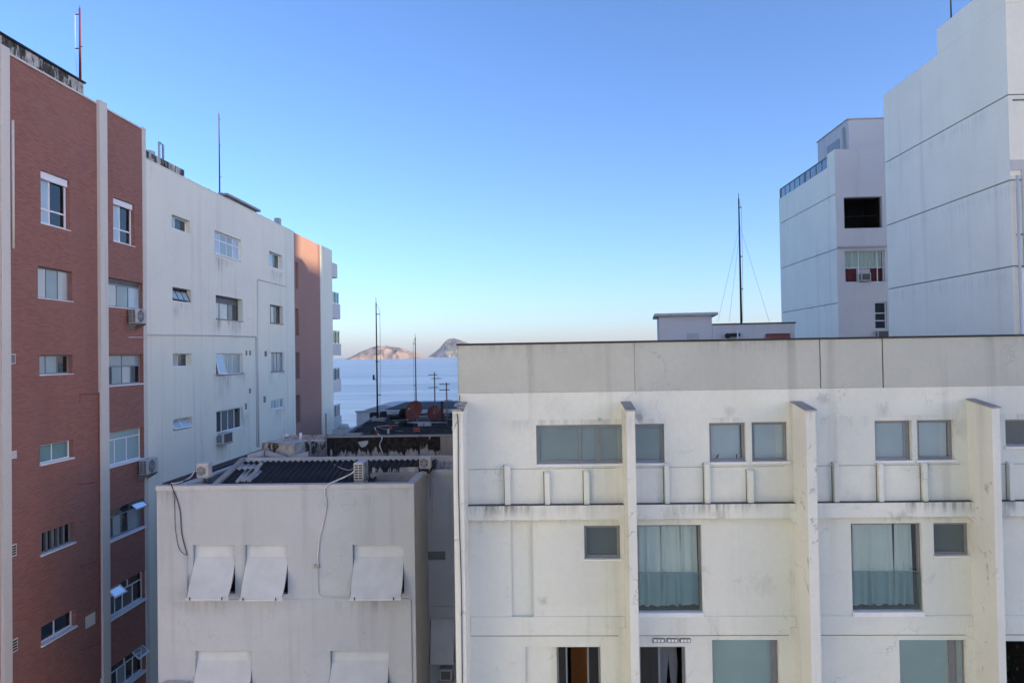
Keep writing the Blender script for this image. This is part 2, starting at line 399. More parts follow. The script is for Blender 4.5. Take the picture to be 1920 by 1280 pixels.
# ------------------------------------------------------------------ setting: ground, beach, sea, islands
mb = MB(); mb.quad((-400, -300, 0), (400, -300, 0), (400, 96, 0), (-400, 96, 0)); struct(mb.build('ground', M['paving']))
mb = MB(); mb.quad((-2500, 96, .004), (2500, 96, .004), (2500, 175, SEA - .5), (-2500, 175, SEA - .5)); struct(mb.build('beach', M['sand']))
mb = MB()
ys = [150, 400, 900, 2000, 4500, 9000, 16000]
for i in range(len(ys) - 1):
    mb.quad((-14000, ys[i], SEA), (14000, ys[i], SEA), (14000, ys[i + 1], SEA), (-14000, ys[i + 1], SEA))
struct(mb.build('sea', sea_mat()))

def island(name, label, D, prof, mat, depth_ratio, seed, rough):
    base = prof[0]
    pts = []
    for (x, y) in prof:
        q = at_y(x, y, D); pts.append((q.x, q.z))
    zb = min(pts[0][1], pts[-1][1]); pts = [(x, max(0, z - zb)) for x, z in pts]
    x0, x1 = pts[0][0], pts[-1][0]; wd = x1 - x0; dp = wd * depth_ratio
    def h(x):
        for (a, za), (b, zb_) in zip(pts, pts[1:]):
            if a <= x <= b: return za + (zb_ - za) * (x - a) / (b - a)
        return 0
    nx, ny = 130, 60; v = []; f = []
    for j in range(ny + 1):
        t = -1 + 2 * j / ny
        for i in range(nx + 1):
            x = x0 + wd * i / nx
            s = max(0.0, 1 - abs(t) ** 2.2) ** .6
            p = Vector((x * rough, t * dp * rough * .6, seed))
            rg = 1 - abs(mnoise.noise(p * 2)) * 2; fb = mnoise.fractal(p * 3, 1, 2.1, 5)
            z = h(x) * s * (1 + (.10 * fb - .16 * (1 - rg)) * (1 - .75 * max(0, 1 - abs(t) * 2.5)))
            v.append((x, D + t * dp + wd * .05 * mnoise.noise(p * 1.3), SEA - 1.2 + z + (1.2 if z > 2 else 0)))
    for j in range(ny):
        for i in range(nx):
            a = j * (nx + 1) + i; f.append((a, a + 1, a + nx + 2, a + nx + 1))
    mb = MB(); mb.add(v, f); o = mb.build(name, mat, smooth=True)
    struct(o); o['label'] = label; return o
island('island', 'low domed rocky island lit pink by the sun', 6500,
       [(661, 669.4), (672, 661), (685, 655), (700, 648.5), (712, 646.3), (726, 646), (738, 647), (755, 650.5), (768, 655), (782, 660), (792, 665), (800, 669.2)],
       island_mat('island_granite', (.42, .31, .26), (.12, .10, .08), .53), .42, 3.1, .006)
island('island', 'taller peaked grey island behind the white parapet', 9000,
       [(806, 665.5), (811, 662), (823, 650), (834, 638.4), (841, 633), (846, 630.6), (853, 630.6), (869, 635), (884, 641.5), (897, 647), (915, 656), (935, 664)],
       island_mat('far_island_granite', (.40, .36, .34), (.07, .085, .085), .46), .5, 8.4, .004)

# ------------------------------------------------------------------ windows
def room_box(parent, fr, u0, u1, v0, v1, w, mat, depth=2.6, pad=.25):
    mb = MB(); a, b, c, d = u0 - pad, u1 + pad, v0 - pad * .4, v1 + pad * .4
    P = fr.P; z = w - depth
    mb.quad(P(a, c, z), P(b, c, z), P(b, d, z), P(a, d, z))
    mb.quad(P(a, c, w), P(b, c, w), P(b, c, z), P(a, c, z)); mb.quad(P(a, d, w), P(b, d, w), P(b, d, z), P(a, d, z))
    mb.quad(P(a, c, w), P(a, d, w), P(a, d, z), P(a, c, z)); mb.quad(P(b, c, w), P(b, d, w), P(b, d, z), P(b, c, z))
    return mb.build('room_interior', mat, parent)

def curtain(parent, fr, u0, u1, v0, v1, w, mat=None, folds=5, amp=.035, flare=.0, name='curtain', seed=0):
    rnd = random.Random(seed); n = folds * 10; vs = []; fs = []; rows = 8
    ph = [rnd.uniform(-.9, .9) for _ in range(folds + 2)]
    for j in range(rows + 1):
        t = j / rows
        for i in range(n + 1):
            s = i / n; k = s * folds
            uu = u0 + (u1 - u0) * (s + .035 * math.sin(6.2832 * s * 1.3 + seed * 2.1) * s * (1 - s) * 4)
            uu += (s - .5) * flare * t
            a = amp * (.55 + .45 * t) * (.6 + .4 * math.sin(2.3 * k + seed)) * math.sin(6.2832 * k + ph[int(k)] * math.sin(3.1416 * (k % 1)))
            vs.append(fr.P(uu, v1 + (v0 - v1) * t + (.018 * math.sin(6.2832 * k * .7 + seed) if j == rows else 0), w + a))
    for j in range(rows):
        for i in range(n):
            a = j * (n + 1) + i; fs.append((a, a + 1, a + n + 2, a + n + 1))
    mb = MB(); mb.add(vs, fs); return mb.build(name, mat or M['curtain'], parent, smooth=True)

def window(parent, fr, r, depth=.15, fm='alu', fw=.05, mull=(), trans=(), panes=('glass',), sill=None, room='darkroom', fdep=.06,
           skip=(), topmull=None, rd=2.6, pane_off=.03, label=None):
    u0, u1, v0, v1 = r; w = -depth
    mb = MB(); fm_ = M[fm]
    mb.box(fr, u0 + .002, u0 + fw, v0 + .002, v1 - .002, w - fdep, w); mb.box(fr, u1 - fw, u1 - .002, v0 + .002, v1 - .002, w - fdep, w)
    mb.box(fr, u0 + fw, u1 - fw, v0 + .002, v0 + fw, w - fdep, w - .003); mb.box(fr, u0 + fw, u1 - fw, v1 - fw, v1 - .002, w - fdep, w - .003)
    iu0, iu1, iv0, iv1 = u0 + fw, u1 - fw, v0 + fw, v1 - fw
    ts = [iv0] + [iv0 + (iv1 - iv0) * t for t in trans] + [iv1]; hw = fw * .4
    for t in ts[1:-1]: mb.box(fr, iu0, iu1, t - hw, t + hw, w - fdep + .004, w - .006)
    cells = []
    for k in range(len(ts) - 1):
        mm = topmull if (topmull is not None and k == len(ts) - 2 and len(ts) > 2) else mull
        us = [iu0] + [iu0 + (iu1 - iu0) * q for q in mm] + [iu1]
        a = ts[k] + (hw if k > 0 else 0); b = ts[k + 1] - (hw if k < len(ts) - 2 else 0)
        for u in us[1:-1]: mb.box(fr, u - hw, u + hw, a, b, w - fdep + .006, w - .009)
        for i in range(len(us) - 1):
            cells.append((us[i] + (hw if i else 0), us[i + 1] - (hw if i < len(us) - 2 else 0), a, b))
    wo = mb.build('window', fm_, parent, bevel=.004)
    if label: wo['label'] = label
    for i, (a, b, c, d) in enumerate(cells):
        if i in skip: continue
        p = MB(); p.box(fr, a + .001, b - .001, c + .001, d - .001, w - pane_off - .006, w - pane_off)
        p.build('pane', M[panes[i % len(panes)]], wo)
    if sill:
        so_, sh, sm = sill
        s = MB(); s.box(fr, u0 - .03, u1 + .03, v0 - sh, v0 + .004, -depth, so_); s.build('sill', M[sm], wo, bevel=.008)
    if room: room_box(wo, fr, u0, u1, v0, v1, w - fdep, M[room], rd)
    return wo

def awning_sash(parent, fr, u0, u1, v0, v1, w, out, fm='whiteframe', pane='glass', cols=1):
    """top-hung sash swung out at the bottom"""
    N = fr.N; t = 0.035
    def Pq(u, s, d=0): # s 0 top..1 bottom
        return fr.P(u, v1 + (v0 - v1) * s, w + out * s + d)
    mb = MB(); L = (u1 - u0)
    def bar(a, b, s0, s1):
        vs = [Pq(a, s0), Pq(b, s0), Pq(b, s1), Pq(a, s1), Pq(a, s0, t), Pq(b, s0, t), Pq(b, s1, t), Pq(a, s1, t)]
        mb.add(vs, BOXF)
    k = .04; ks = k / (v1 - v0)
    bar(u0, u0 + k, 0, 1); bar(u1 - k, u1, 0, 1); bar(u0 + k, u1 - k, 0, ks); bar(u0 + k, u1 - k, 1 - ks, 1)
    for c in range(1, cols):
        m_ = u0 + L * c / cols; bar(m_ - k / 2, m_ + k / 2, ks, 1 - ks)
    o = mb.build('sash', M[fm], parent)
    for c in range(cols):
        a = u0 + k * .6 + (L - k) * c / cols; b = u0 + k * .4 + (L - k) * (c + 1) / cols
        p = MB(); p.add([Pq(a, ks, t * .4), Pq(b, ks, t * .4), Pq(b, 1 - ks, t * .4), Pq(a, 1 - ks, t * .4)], [(0, 1, 2, 3)]); p.build('pane', M[pane], parent)
    return o

# ------------------------------------------------------------------ air conditioners
def ac_split(label, fr, u, v, w, width=.8, h=.55, d=.3, fan=True, group=None, bracket=True):
    """outdoor unit; its back sits at w on frame fr, front faces +w; u,v = lower left corner"""
    t = thing('air_conditioner', label, 'air conditioner', fr.P(u + width / 2, v, w + d / 2), group)
    mb = MB(); mb.box(fr, u, u + width, v, v + h, w, w + d); mb.build('casing', M['acwhite'], t, bevel=.025, seg=3)
    r = min(h * .44, width * .38); cu = u + width * .42; cv = v + h * .5
    if fan:
        b = MB(); b.ring(fr, cu, cv, w + d + .001, 0.001, r * .97, .004); b.build('fan_recess', M['acdark'], t)
        g = MB()
        for k in range(1, 5): g.ring(fr, cu, cv, w + d + .006, r * k / 4 - .006, r * k / 4 + .006, .01, 20)
        for k in range(6):
            c, s = math.cos(k * 1.0472), math.sin(k * 1.0472)
            g.tube([fr.P(cu, cv, w + d + .014), fr.P(cu + r * c, cv + r * s, w + d + .014)], .005, 4)
        g.build('fan_grille', M['acwhite'], t)
    # louvred end facing the camera
    sf = Fr(fr.P(u, v, w), fr.N, -fr.U)
    for i in range(6):
        for j in range(2):
            l = MB(); a = d * (.12 + .42 * j); l.box(sf, a, a + d * .34, h * (.1 + .14 * i), h * (.1 + .14 * i) + h * .085, .001, .008)
            l.build('vent_slot', M['acdark'], t)
    if bracket:
        for q in (.12, .88):
            b = MB(); b.box(fr, u + width * q - .02, u + width * q + .02, v - .04, v - .002, 0 if w < .3 else w, w + d + .03)
            if w < .3: b.add([fr.P(u + width * q - .015, v - .04, 0), fr.P(u + width * q + .015, v - .04, 0), fr.P(u + width * q + .015, v - .3, 0), fr.P(u + width * q - .015, v - .3, 0),
                   fr.P(u + width * q - .015, v - .04, w + d), fr.P(u + width * q + .015, v - .04, w + d), fr.P(u + width * q + .015, v - .06, w + d), fr.P(u + width * q - .015, v - .06, w + d)], BOXF)
            b.build('bracket', M['metal'], t)
    return t

def ac_window(label, fr, u0, u1, v0, v1, w0, w1, louver_face='front', group=None):
    t = thing('air_conditioner', label, 'air conditioner', fr.P((u0 + u1) / 2, v0, w0), group)
    mb = MB(); mb.box(fr, u0, u1, v0, v1, w0, w1); mb.build('casing', M['acwhite'], t, bevel=.01)
    b = MB(); b.box(fr, u0 + .05, u1 - .05, v0 + .05, v1 - .05, w1 + .001, w1 + .006); b.build('grille_recess', M['acdark'], t)
    n = 7
    for i in range(n):
        l = MB(); q = v0 + .06 + (v1 - v0 - .12) * (i + .5) / n
        l.box(fr, u0 + .05, u1 - .05, q - .008, q + .008, w1 + .006, w1 + .016); l.build('grille_slat', M['louvre'], t)
    sf = Fr(fr.P(u0, 0, w0), fr.N, -fr.U)
    l = MB(); l.box(sf, .06 * (w1 - w0) / .4, (w1 - w0) * .8, v0 + .06, v1 - .06, .001, .006); l.build('side_grille', M['louvre'], t)
    b = MB(); b.box(fr, u0 - .03, u1 + .03, v0 - .04, v0 - .002, min(w0, 0), w1 + .02); b.build('shelf', M['concrete'], t)
    return t

def cable(name, label, pts, r, mat, cat='cable', sag=None, wob=0):
    P = [Vector(p) for p in pts]; out = []
    for i in range(len(P) - 1):
        p0 = P[max(i - 1, 0)]; p1 = P[i]; p2 = P[i + 1]; p3 = P[min(i + 2, len(P) - 1)]
        for k in range(6):
            t = k / 6
            out.append(.5 * ((2 * p1) + (p2 - p0) * t + (2 * p0 - 5 * p1 + 4 * p2 - p3) * t * t + (3 * p1 - p0 - 3 * p2 + p3) * t ** 3))
    out.append(P[-1])
    mb = MB(); mb.tube(out, r, 6)
    return tag(mb.build(name, M[mat], smooth=True), label, cat)

# ================================================================== red brick building
RB = thing('brick_building', 'red brick apartment building with beige pilasters at the left of the street gap', 'building', (-20, 24, 0))
uA = FR_L.px(15, 600)[0]; uB = FR_L.px(189, 600)[0]; uC = FR_L.px(273, 600)[0]
ztop_red = z_of(FR_L, 150, 179)
ops = {}
A = [(76, 318, 131, 432), (71, 498, 136, 565), (74, 665, 136, 700), (75, 835, 137, 857), (76, 1000, 140, 1015), (77, 1175, 142, 1172)]
B = [(212, 369, 252.5, 462), (199, 519, 269, 581), (200, 664, 269, 718), (201, 812, 269, 858), (203, 957, 272, 985), (204, 1104, 273, 1120), (206, 1252, 273, 1254)]
rA = [FR_L.rect(*q) for q in A]; rB = [FR_L.rect(*q) for q in B]
mb = MB(); wall_mesh(mb, FR_L, 14.0, uC, 0, ztop_red, rA + rB, .16)
mb.build('wall', M['brick'], RB)
mb = MB()
mb.wbox(-30, -16.35, 14.0, uC, ztop_red - .5, ztop_red - .35)
mb.quad((-16, 14, 0), (-30, 14, 0), (-30, 14, ztop_red), (-16, 14, ztop_red)); mb.quad((-30, 14, 0), (-30, uC, 0), (-30, uC, ztop_red), (-30, 14, ztop_red))
mb.quad((-16, uC, 0), (-30, uC, 0), (-30, uC, ztop_red), (-16, uC, ztop_red))
mb.build('back_wall', M['city'], RB)
mb = MB(); mb.box(FR_L, 14, uC + .02, ztop_red, ztop_red + .07, -.35, .05); mb.build('coping', M['pilaster'], RB, bevel=.01)
for (x0, x1, e) in ((-2, 15, .1), (183.5, 198, .12), (268.5, 275, .03)):
    a = FR_L.px(x0, 600)[0]; b = FR_L.px(x1, 600)[0]
    mb = MB(); mb.box(FR_L, a, b, 0, ztop_red + .12 + e * .5, -.02, e); mb.build('pilaster', M['pilaster'], RB, bevel=.012)
# column A windows
def red_win(r, **k): return window(RB, FR_L, r, depth=.14, **k)
u0, u1, v0, v1 = rA[0]
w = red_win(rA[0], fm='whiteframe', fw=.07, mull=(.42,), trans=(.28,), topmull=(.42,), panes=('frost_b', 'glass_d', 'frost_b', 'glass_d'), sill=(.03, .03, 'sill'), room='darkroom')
mb = MB(); mb.box(FR_L, u0 + .02, u1 - .02, v1 - .26, v1 - .01, -.135, -.06); mb.build('roller_box', M['whiteframe'], w, bevel=.02)
red_win(rA[1], fm='alu', fw=.05, mull=(.34, .7), panes=('frost_l', 'frost_a', 'frost_l'), sill=(.03, .03, 'sill'))
red_win(rA[2], fm='alu', fw=.05, mull=(.3, .66), panes=('frost_a', 'frost_a', 'glass_d'), sill=(.03, .03, 'sill'))
red_win(rA[3], fm='whiteframe', fw=.04, mull=(.47,), panes=('teal',), sill=(.05, .05, 'sill'))
w = red_win(rA[4], fm='alu', fw=.04, mull=(.5,), panes=('glass_d',), sill=(.05, .05, 'sill'))
u0, u1, v0, v1 = rA[4]
for k in range(6):
    q = u0 + (u1 - u0) * (k + .5) / 6; mb = MB(); mb.box(FR_L, q - .02, q + .02, v0 + .01, v1 - .01, -.12, -.08); mb.build('grille_bar', M['alu'], w)
red_win(rA[5], fm='whiteframe', fw=.06, mull=(.48,), panes=('glass_d',), sill=(.06, .05, 'sill'))
# column B windows
w = red_win(rB[0], fm='whiteframe', fw=.07, mull=(.45,), trans=(.3,), topmull=(.45,), panes=('frost_b', 'glass_d', 'frost_b', 'glass_d'), sill=(.03, .03, 'sill'))
u0, u1, v0, v1 = rB[0]
mb = MB(); mb.box(FR_L, u0 + .02, u1 - .02, v1 - .24, v1 - .01, -.135, -.06); mb.build('roller_box', M['whiteframe'], w, bevel=.02)
red_win(rB[1], fm='alu', fw=.06, mull=(.36, .68), trans=(.84,), topmull=(.36,), panes=('frost_l', 'frost_a', 'frost_b', 'darkframe', 'darkframe'), sill=(.04, .04, 'sill'))
red_win(rB[2], fm='alu', fw=.06, mull=(.22, .5, .75), trans=(.62,), topmull=(.5,), panes=('glass_d', 'frost_a', 'frost_l', 'glass_d', 'frost_a', 'frost_a'), sill=(.04, .05, 'sill'))
red_win(rB[3], fm='whiteframe', fw=.05, mull=(.28, .62), trans=(.78,), topmull=(), panes=('frost_g',), sill=(.05, .06, 'whiteframe'))
w = red_win(rB[4], fm='alu', fw=.05, mull=(.2, .42, .62), trans=(.72,), topmull=(.36, .68), panes=('glass_d', 'frost_a', 'glass_d', 'frost_a', 'glass', 'glass', 'glass'), sill=(.06, .07, 'whiteframe'))
u0, u1, v0, v1 = rB[4]; awning_sash(w, FR_L, u0 + (u1 - u0) * .62, u1 - .05, v1 - .32, v1 - .05, -.12, .3, 'alu')
w = red_win(rB[5], fm='whiteframe', fw=.06, mull=(.24, .45, .74), trans=(.7,), topmull=(.3, .6), panes=('glass_d', 'glass_d', 'darkframe', 'glass_d', 'glass', 'glass', 'glass'), sill=(.06, .07, 'whiteframe'))
u0, u1, v0, v1 = rB[5]; awning_sash(w, FR_L, u0 + .05, u0 + (u1 - u0) * .33, v1 - .34, v1 - .05, -.12, .32, 'whiteframe')
w = red_win(rB[6], fm='whiteframe', fw=.06, mull=(.28, .52, .74), trans=(.72,), topmull=(.5,), panes=('glass_d', 'frost_a', 'glass_d', 'glass_d', 'glass', 'glass'), sill=(.06, .07, 'whiteframe'))
u0, u1, v0, v1 = rB[6]; awning_sash(w, FR_L, u0 + (u1 - u0) * .66, u1 - .05, v1 - .34, v1 - .05, -.12, .3, 'whiteframe')
# rain pipe, wall vents, plates and conduits
a, zt = FR_L.px(20, 226); _, zb = FR_L.px(20, 466)
mb = MB(); mb.tube([FR_L.P(a, zb, .06), FR_L.P(a, zt, .06)], .045, 10); mb.build('rain_pipe', M['pilaster'], RB, smooth=True)
for (x0, y0, x1, y1) in ((19, 665, 27, 680), (21, 1023, 29, 1039), (22, 1201, 31, 1217)):
    r = FR_L.rect(x0, y0, x1, y1); t = MB(); t.box(FR_L, r[0] - .03, r[1] + .03, r[2] - .03, r[3] + .03, -.01, .02); v_ = t.build('wall_vent', M['pilaster'], RB)
    for k in range(4):
        l = MB(); q = r[2] + (r[3] - r[2]) * (k + .15) / 4; l.box(FR_L, r[0], r[1], q, q + (r[3] - r[2]) * .17, .021, .026); l.build('vent_slot', M['acdark'], v_)
r = FR_L.rect(19, 845, 30, 858); 
for k in range(4):
    l = MB(); q = r[2] + (r[3] - r[2]) * k / 4; l.box(FR_L, r[0], r[1], q, q + (r[3] - r[2]) * .16, -.01, .03); l.build('vent_louvre', M['whiteframe'], RB)
r = FR_L.rect(160, 1156, 178, 1168); l = MB(); l.box(FR_L, *r, -.01, .015); l.build('cover_plate', M['pilaster'], RB)
for (xa, ya, xb, yb, xc, yc) in ((149, 753, 149, 739, 184, 737), (149, 909, 149, 907, 186, 902), (150, 1063, 150, 1061, 184, 1050), (150, 1221, 150, 1219, 186, 1205)):
    pts = [FR_L.P(*FR_L.px(x, y), .02) for x, y in ((xa, ya), (xb, yb), (xc, yc))]
    mb = MB(); mb.tube(pts, .016, 5); mb.build('conduit', M['redpaint'], RB)
p0 = FR_L.px(186, 735); p1 = FR_L.px(189, 1270)
mb = MB(); mb.tube([FR_L.P(p0[0] - .06, p0[1], .03), FR_L.P(p0[0] - .06, p1[1], .03)], .02, 6); mb.build('conduit', M['redpaint'], RB)
# rooftop flaking wall
fo = Fr((-16.35, 0, 0), (0, 1, 0), (1, 0, 0))
a, zt = fo.px(157, 157)
mb = MB(); mb.box(fo, 14.5, a, ztop_red - .4, zt, -4, 0); ro = mb.build('rooftop_wall', M['old'], RB, bevel=.03)
mb = MB(); mb.box(fo, 14.4, a + .05, zt, zt + .06, -4.05, .07); mb.build('roof_capping', M['blackcap'], ro, bevel=.01)
zroof_block = zt
ac_split('air conditioner with louvred side below the open kitchen window on the upper brick floors', FR_L, FR_L.px(236, 600)[0], z_of(FR_L, 240, 606), .1, .78, .56, .3)
ac_split('air conditioner on the brick wall beside the white building corner', FR_L, FR_L.px(256, 870)[0], z_of(FR_L, 256, 890), .1, .86, .58, .32)

# ================================================================== white building in the middle of the left row
WB = thing('white_building', 'white plastered building with stained walls between the brick and brown buildings', 'building', (-20, 38, 0))
uD = FR_L.px(552.5, 600)[0]; ztop_w = z_of(FR_L, 400, 361)
WA = [(322, 401.6, 357.5, 438.4), (323.4, 537.5, 359, 568), (324, 662.5, 359.4, 687.5), (325, 786.6, 360.6, 800.6)]
WBt = [(402.2, 431.3, 452.8, 490), (404.4, 552.5, 455.3, 602.5), (404.7, 662.5, 455.3, 700), (405.6, 771, 456, 801)]
WC = [(504.7, 470.3, 529.4, 506.3), (506.3, 570.3, 530.6, 607.8), (507.5, 660, 531.9, 695.3), (507.8, 750, 532.5, 763.4)]
ra = [FR_L.rect(*q) for q in WA]; rb = [FR_L.rect(*q) for q in WBt]; rc = [FR_L.rect(*q) for q in WC]
zv = sorted([r[2:] for r in rb])
mb = MB(); wall_mesh(mb, FR_L, uC + .01, uD, 0, ztop_w, ra + rb + rc, .3); mb.build('wall', M['white_l'], WB)
mb = MB(); mb.wbox(-30, -16.3, uC + .02, uD, ztop_w - .9, ztop_w - .8); mb.quad((-30, uC, 0), (-30, uD, 0), (-30, uD, ztop_w), (-30, uC, ztop_w))
mb.quad((-16, uD, 0), (-30, uD, 0), (-30, uD, ztop_w), (-16, uD, ztop_w)); mb.build('back_wall', M['city'], WB)
mb = MB(); mb.box(FR_L, uC + .02, uD + .03, ztop_w, ztop_w + .05, -.3, .02); mb.build('coping', M['white_l'], WB, bevel=.01)
def w_win(r, **k):
    k.setdefault('depth', .22); return window(WB, FR_L, r, **k)
w_win(ra[0], fm='whiteframe', fw=.06, mull=(.38,), panes=('frost_b', 'glass_d'))
u0, u1, v0, v1 = ra[1]; w = w_win(ra[1], fm='darkframe', fw=.05, panes=('glass',), skip=(0,)); awning_sash(w, FR_L, u0 + .06, u1 - .1, v0 + .05, v1 - .1, -.24, .22, 'darkframe', 'frost_b', 3)
w_win(ra[2], fm='whiteframe', fw=.06, mull=(.5,), panes=('frost_a', 'glass_d'))
u0, u1, v0, v1 = ra[3]; w = w_win(ra[3], fm='darkframe', fw=.04, panes=('glass',), skip=(0,)); awning_sash(w, FR_L, u0 + .06, u1 - .1, v0 + .05, v1 - .05, -.24, .26, 'whiteframe', 'frost_b', 2)
w_win(rb[0], depth=.12, fm='whiteframe', fw=.08, mull=(.25, .5, .75), trans=(.66,), topmull=(.25, .5, .75), panes=('frost_b', 'frost_a', 'frost_a', 'frost_b', 'frost_b', 'frost_a', 'frost_a', 'frost_b'), sill=(.05, .05, 'sill'))
w_win(rb[1], depth=.26, fm='darkframe', fw=.05, mull=(.3, .62), trans=(.74,), topmull=(), panes=('frost_l', 'frost_l', 'glass_d', 'darkframe'), sill=(.04, .04, 'concrete'))
w = w_win(rb[2], depth=.12, fm='whiteframe', fw=.04, mull=(.3, .5, .68), panes=('frost_a', 'frost_g', 'frost_a', 'frost_a'), sill=(.04, .04, 'concrete'))
u0, u1, v0, v1 = rb[2]; awning_sash(w, FR_L, u0 + .04, u0 + (u1 - u0) * .28, v0 + .05, v1 - .05, -.1, .22, 'whiteframe', 'frost_b')
w_win(rb[3], depth=.12, fm='whiteframe', fw=.06, mull=(.25, .5, .75), panes=('glass_d', 'frost_d', 'frost_d', 'glass_d'), sill=(.06, .1, 'sill'))
w_win(rc[0], fm='whiteframe', fw=.06, mull=(.5,), panes=('frost_b', 'glass_d'))
w_win(rc[1], depth=.2, fm='darkframe', fw=.07, mull=(.3, .58), panes=('frost_b', 'frost_l', 'glass_d'), sill=(.04, .05, 'concrete'))
w_win(rc[2], depth=.1, fm='alu', fw=.07, mull=(.33, .62), panes=('frost_a',), sill=(.04, .05, 'concrete'))
w_win(rc[3], depth=.06, fm='whiteframe', fw=.06, mull=(.25, .5, .75), panes=('frost_b', 'frost_a', 'frost_b', 'frost_a'), sill=(.04, .05, 'sill'))
# conduits and small wall plates
def lpath(pts, w=.03): return [FR_L.P(*FR_L.px(x, y), w) for x, y in pts]
for pts, r_ in ((((275, 627), (380, 628), (478, 631)), .03), (((482, 524), (535, 536.5)), .022), (((482, 524), (481.5, 640), (484.5, 838)), .035), (((479, 631), (481, 838)), .025), (((240, 632), (272, 633), (272, 640)), .02)):
    mb = MB(); mb.tube(lpath(pts), r_, 6); mb.build('conduit', M['white_f'], WB, smooth=True)
for (x0, y0, x1, y1) in ((460.5, 657, 463, 666), (467.5, 657, 470, 666), (467, 728, 470, 737), (459.5, 756, 462.5, 767), (496, 658, 500, 668), (494, 743, 498, 754)):
    r = FR_L.rect(x0, y0, x1, y1); mb = MB(); mb.box(FR_L, *r, -.01, .02); mb.build('vent_plate', M['louvre'], WB)
ac_window('boxy air conditioner under a barred window of the stained white building', FR_L, FR_L.px(406, 820)[0], FR_L.px(423, 820)[0], z_of(FR_L, 408, 832), z_of(FR_L, 408, 812), -.1, .36)
# roof bits
fo = Fr((-16.5, 0, 0), (0, 1, 0), (1, 0, 0))
a0 = uC + .3; a1, zt = fo.px(346, 319)
mb = MB(); mb.box(fo, a0, a1, ztop_w - .8, zt, -3, 0); mb.build('rooftop_wall', M['old'], WB, bevel=.03)
b0, zz = fo.px(315, 290); pts = [fo.P(b0, zz - .6, -.4), fo.P(b0, z_of(fo, 315, 266), -.4), fo.P(b0 + .35, z_of(fo, 315, 268), -.4), fo.P(b0 + .35, zz - .6, -.4)]
mb = MB(); mb.tube(pts, .05, 8); mb.build('vent_pipe', M['cap'], WB, smooth=True)
mb = MB(); mb.tube([fo.P(b0 - .9, zt - .1, -.5), fo.P(b0 - .9, zt + .22, -.5)], .35, 14); mb.build('tank_lid', M['cap'], WB, smooth=True)
h0, hz = fo.px(428, 380); h1, _ = fo.px(483, 400); hz = z_of(fo, 455, 382)
mb = MB(); mb.box(fo, h0, h1, ztop_w - .8, hz, -2.5, -.1); hut = mb.build('roof_hut', M['concrete'], WB)
mb = MB(); mb.box(fo, h0 - .3, h1 + .25, hz, hz + .12, -2.8, .1); mb.build('roof_slab', M['concrete'], hut)
mb = MB(); mb.box(fo, h0 + .3, h0 + 1.3, hz - .55, hz - .2, -.11, -.06); mb.build('vent_louvre', M['sill'], hut)
for px_, py0, py1, rr in ((403, 354, 364, .05), (421, 358, 371, .03), (426, 360, 371, .03), (431, 362, 372, .03)):
    q, z1 = fo.px(px_, py0); mb = MB(); mb.tube([fo.P(q, z1 - 1.2, -.3), fo.P(q, z1, -.3)], rr, 8); mb.build('vent_pipe', M['metal'], WB)
q, z1 = fo.px(530, 409); mb = MB(); mb.box(fo, q - .18, q + .18, ztop_w - .8, z1, -.5, -.15); mb.build('chimney', M['cap'], WB, bevel=.02)

# ================================================================== brown and white beach-front building
BB = thing('beachfront_building', 'brown and white building with stacked balconies facing the sea', 'building', (-20, 53, 0))
uE = FR_L.px(600.5, 600)[0]; uF = FR_L.px(622.5, 600)[0]; ztop_b = z_of(FR_L, 576, 448)
BR = [(553.6, 491, 559.5, 542), (554, 578, 560.5, 629), (554.5, 660, 562, 709), (555, 741, 563.5, 791)]
rr_ = [FR_L.rect(*q) for q in BR]
mb = MB(); wall_mesh(mb, FR_L, uD + .02, uE, 0, ztop_b, rr_, .3); mb.build('wall', M['brown'], BB)
for i, r in enumerate(rr_): window(BB, FR_L, r, depth=.25, fm='alu', fw=.06, mull=(.5,), panes=(('frost_b', 'frost_l') if i in (0, 3) else ('frost_d', 'glass_d')))
mb = MB(); mb.box(FR_L, uE + .003, uF, 0, ztop_b + .03, -14, .06); mb.build('end_wall', M['white_l'], BB, bevel=.015)
mb = MB(); mb.wbox(-30, -16.3, uD + .1, uE, ztop_b - .5, ztop_b - .4); mb.quad((-30, uD, 0), (-30, uF, 0), (-30, uF, ztop_b), (-30, uD, ztop_b)); mb.build('back_wall', M['city'], BB)
for (xa, y0, xb, y1, ry) in ((622.8, 495, 633, 521, None), (622.8, 569, 638.5, 597, 548), (622.8, 644, 640, 666, 620), (622.8, 712, 640.5, 735, 690), (622.8, 781, 641, 808, 759)):
    a = FR_L.px(xa, y0)[0]; b, _ = FR_L.px(xb, y0)
    za = z_of(FR_L, 631, y0); zb = z_of(FR_L, 631, y1)
    mb = MB(); mb.box(FR_L, a, b, zb, za, -6, -.02); bo = mb.build('balcony', M['white_f'], BB, bevel=.02)
    if ry:
        zr = z_of(FR_L, 631, ry)
        mb = MB(); mb.box(FR_L, a + .1, b - .12, zr - .05, zr, -.12, -.07); mb.build('handrail', M['darkframe'], bo)
        for q in (.08, .5, .92):
            p = a + .1 + (b - a - .3) * q; mb = MB(); mb.box(FR_L, p - .03, p + .03, za, zr - .05, -.12, -.07); mb.build('baluster', M['darkframe'], bo)
        mb = MB(); mb.box(FR_L, a + .12, b - .14, za + .05, zr - .08, -.1, -.09); mb.build('guard_pane', M['guard'], bo)
for px_, py0 in ((586, 444), (616, 460)):
    q, z1 = FR_L.px(px_, py0); mb = MB(); mb.tube([FR_L.P(q, ztop_b - .45, -.5), FR_L.P(q, z1, -.5)], .05, 6); mb.build('vent_pipe', M['metal'], BB)

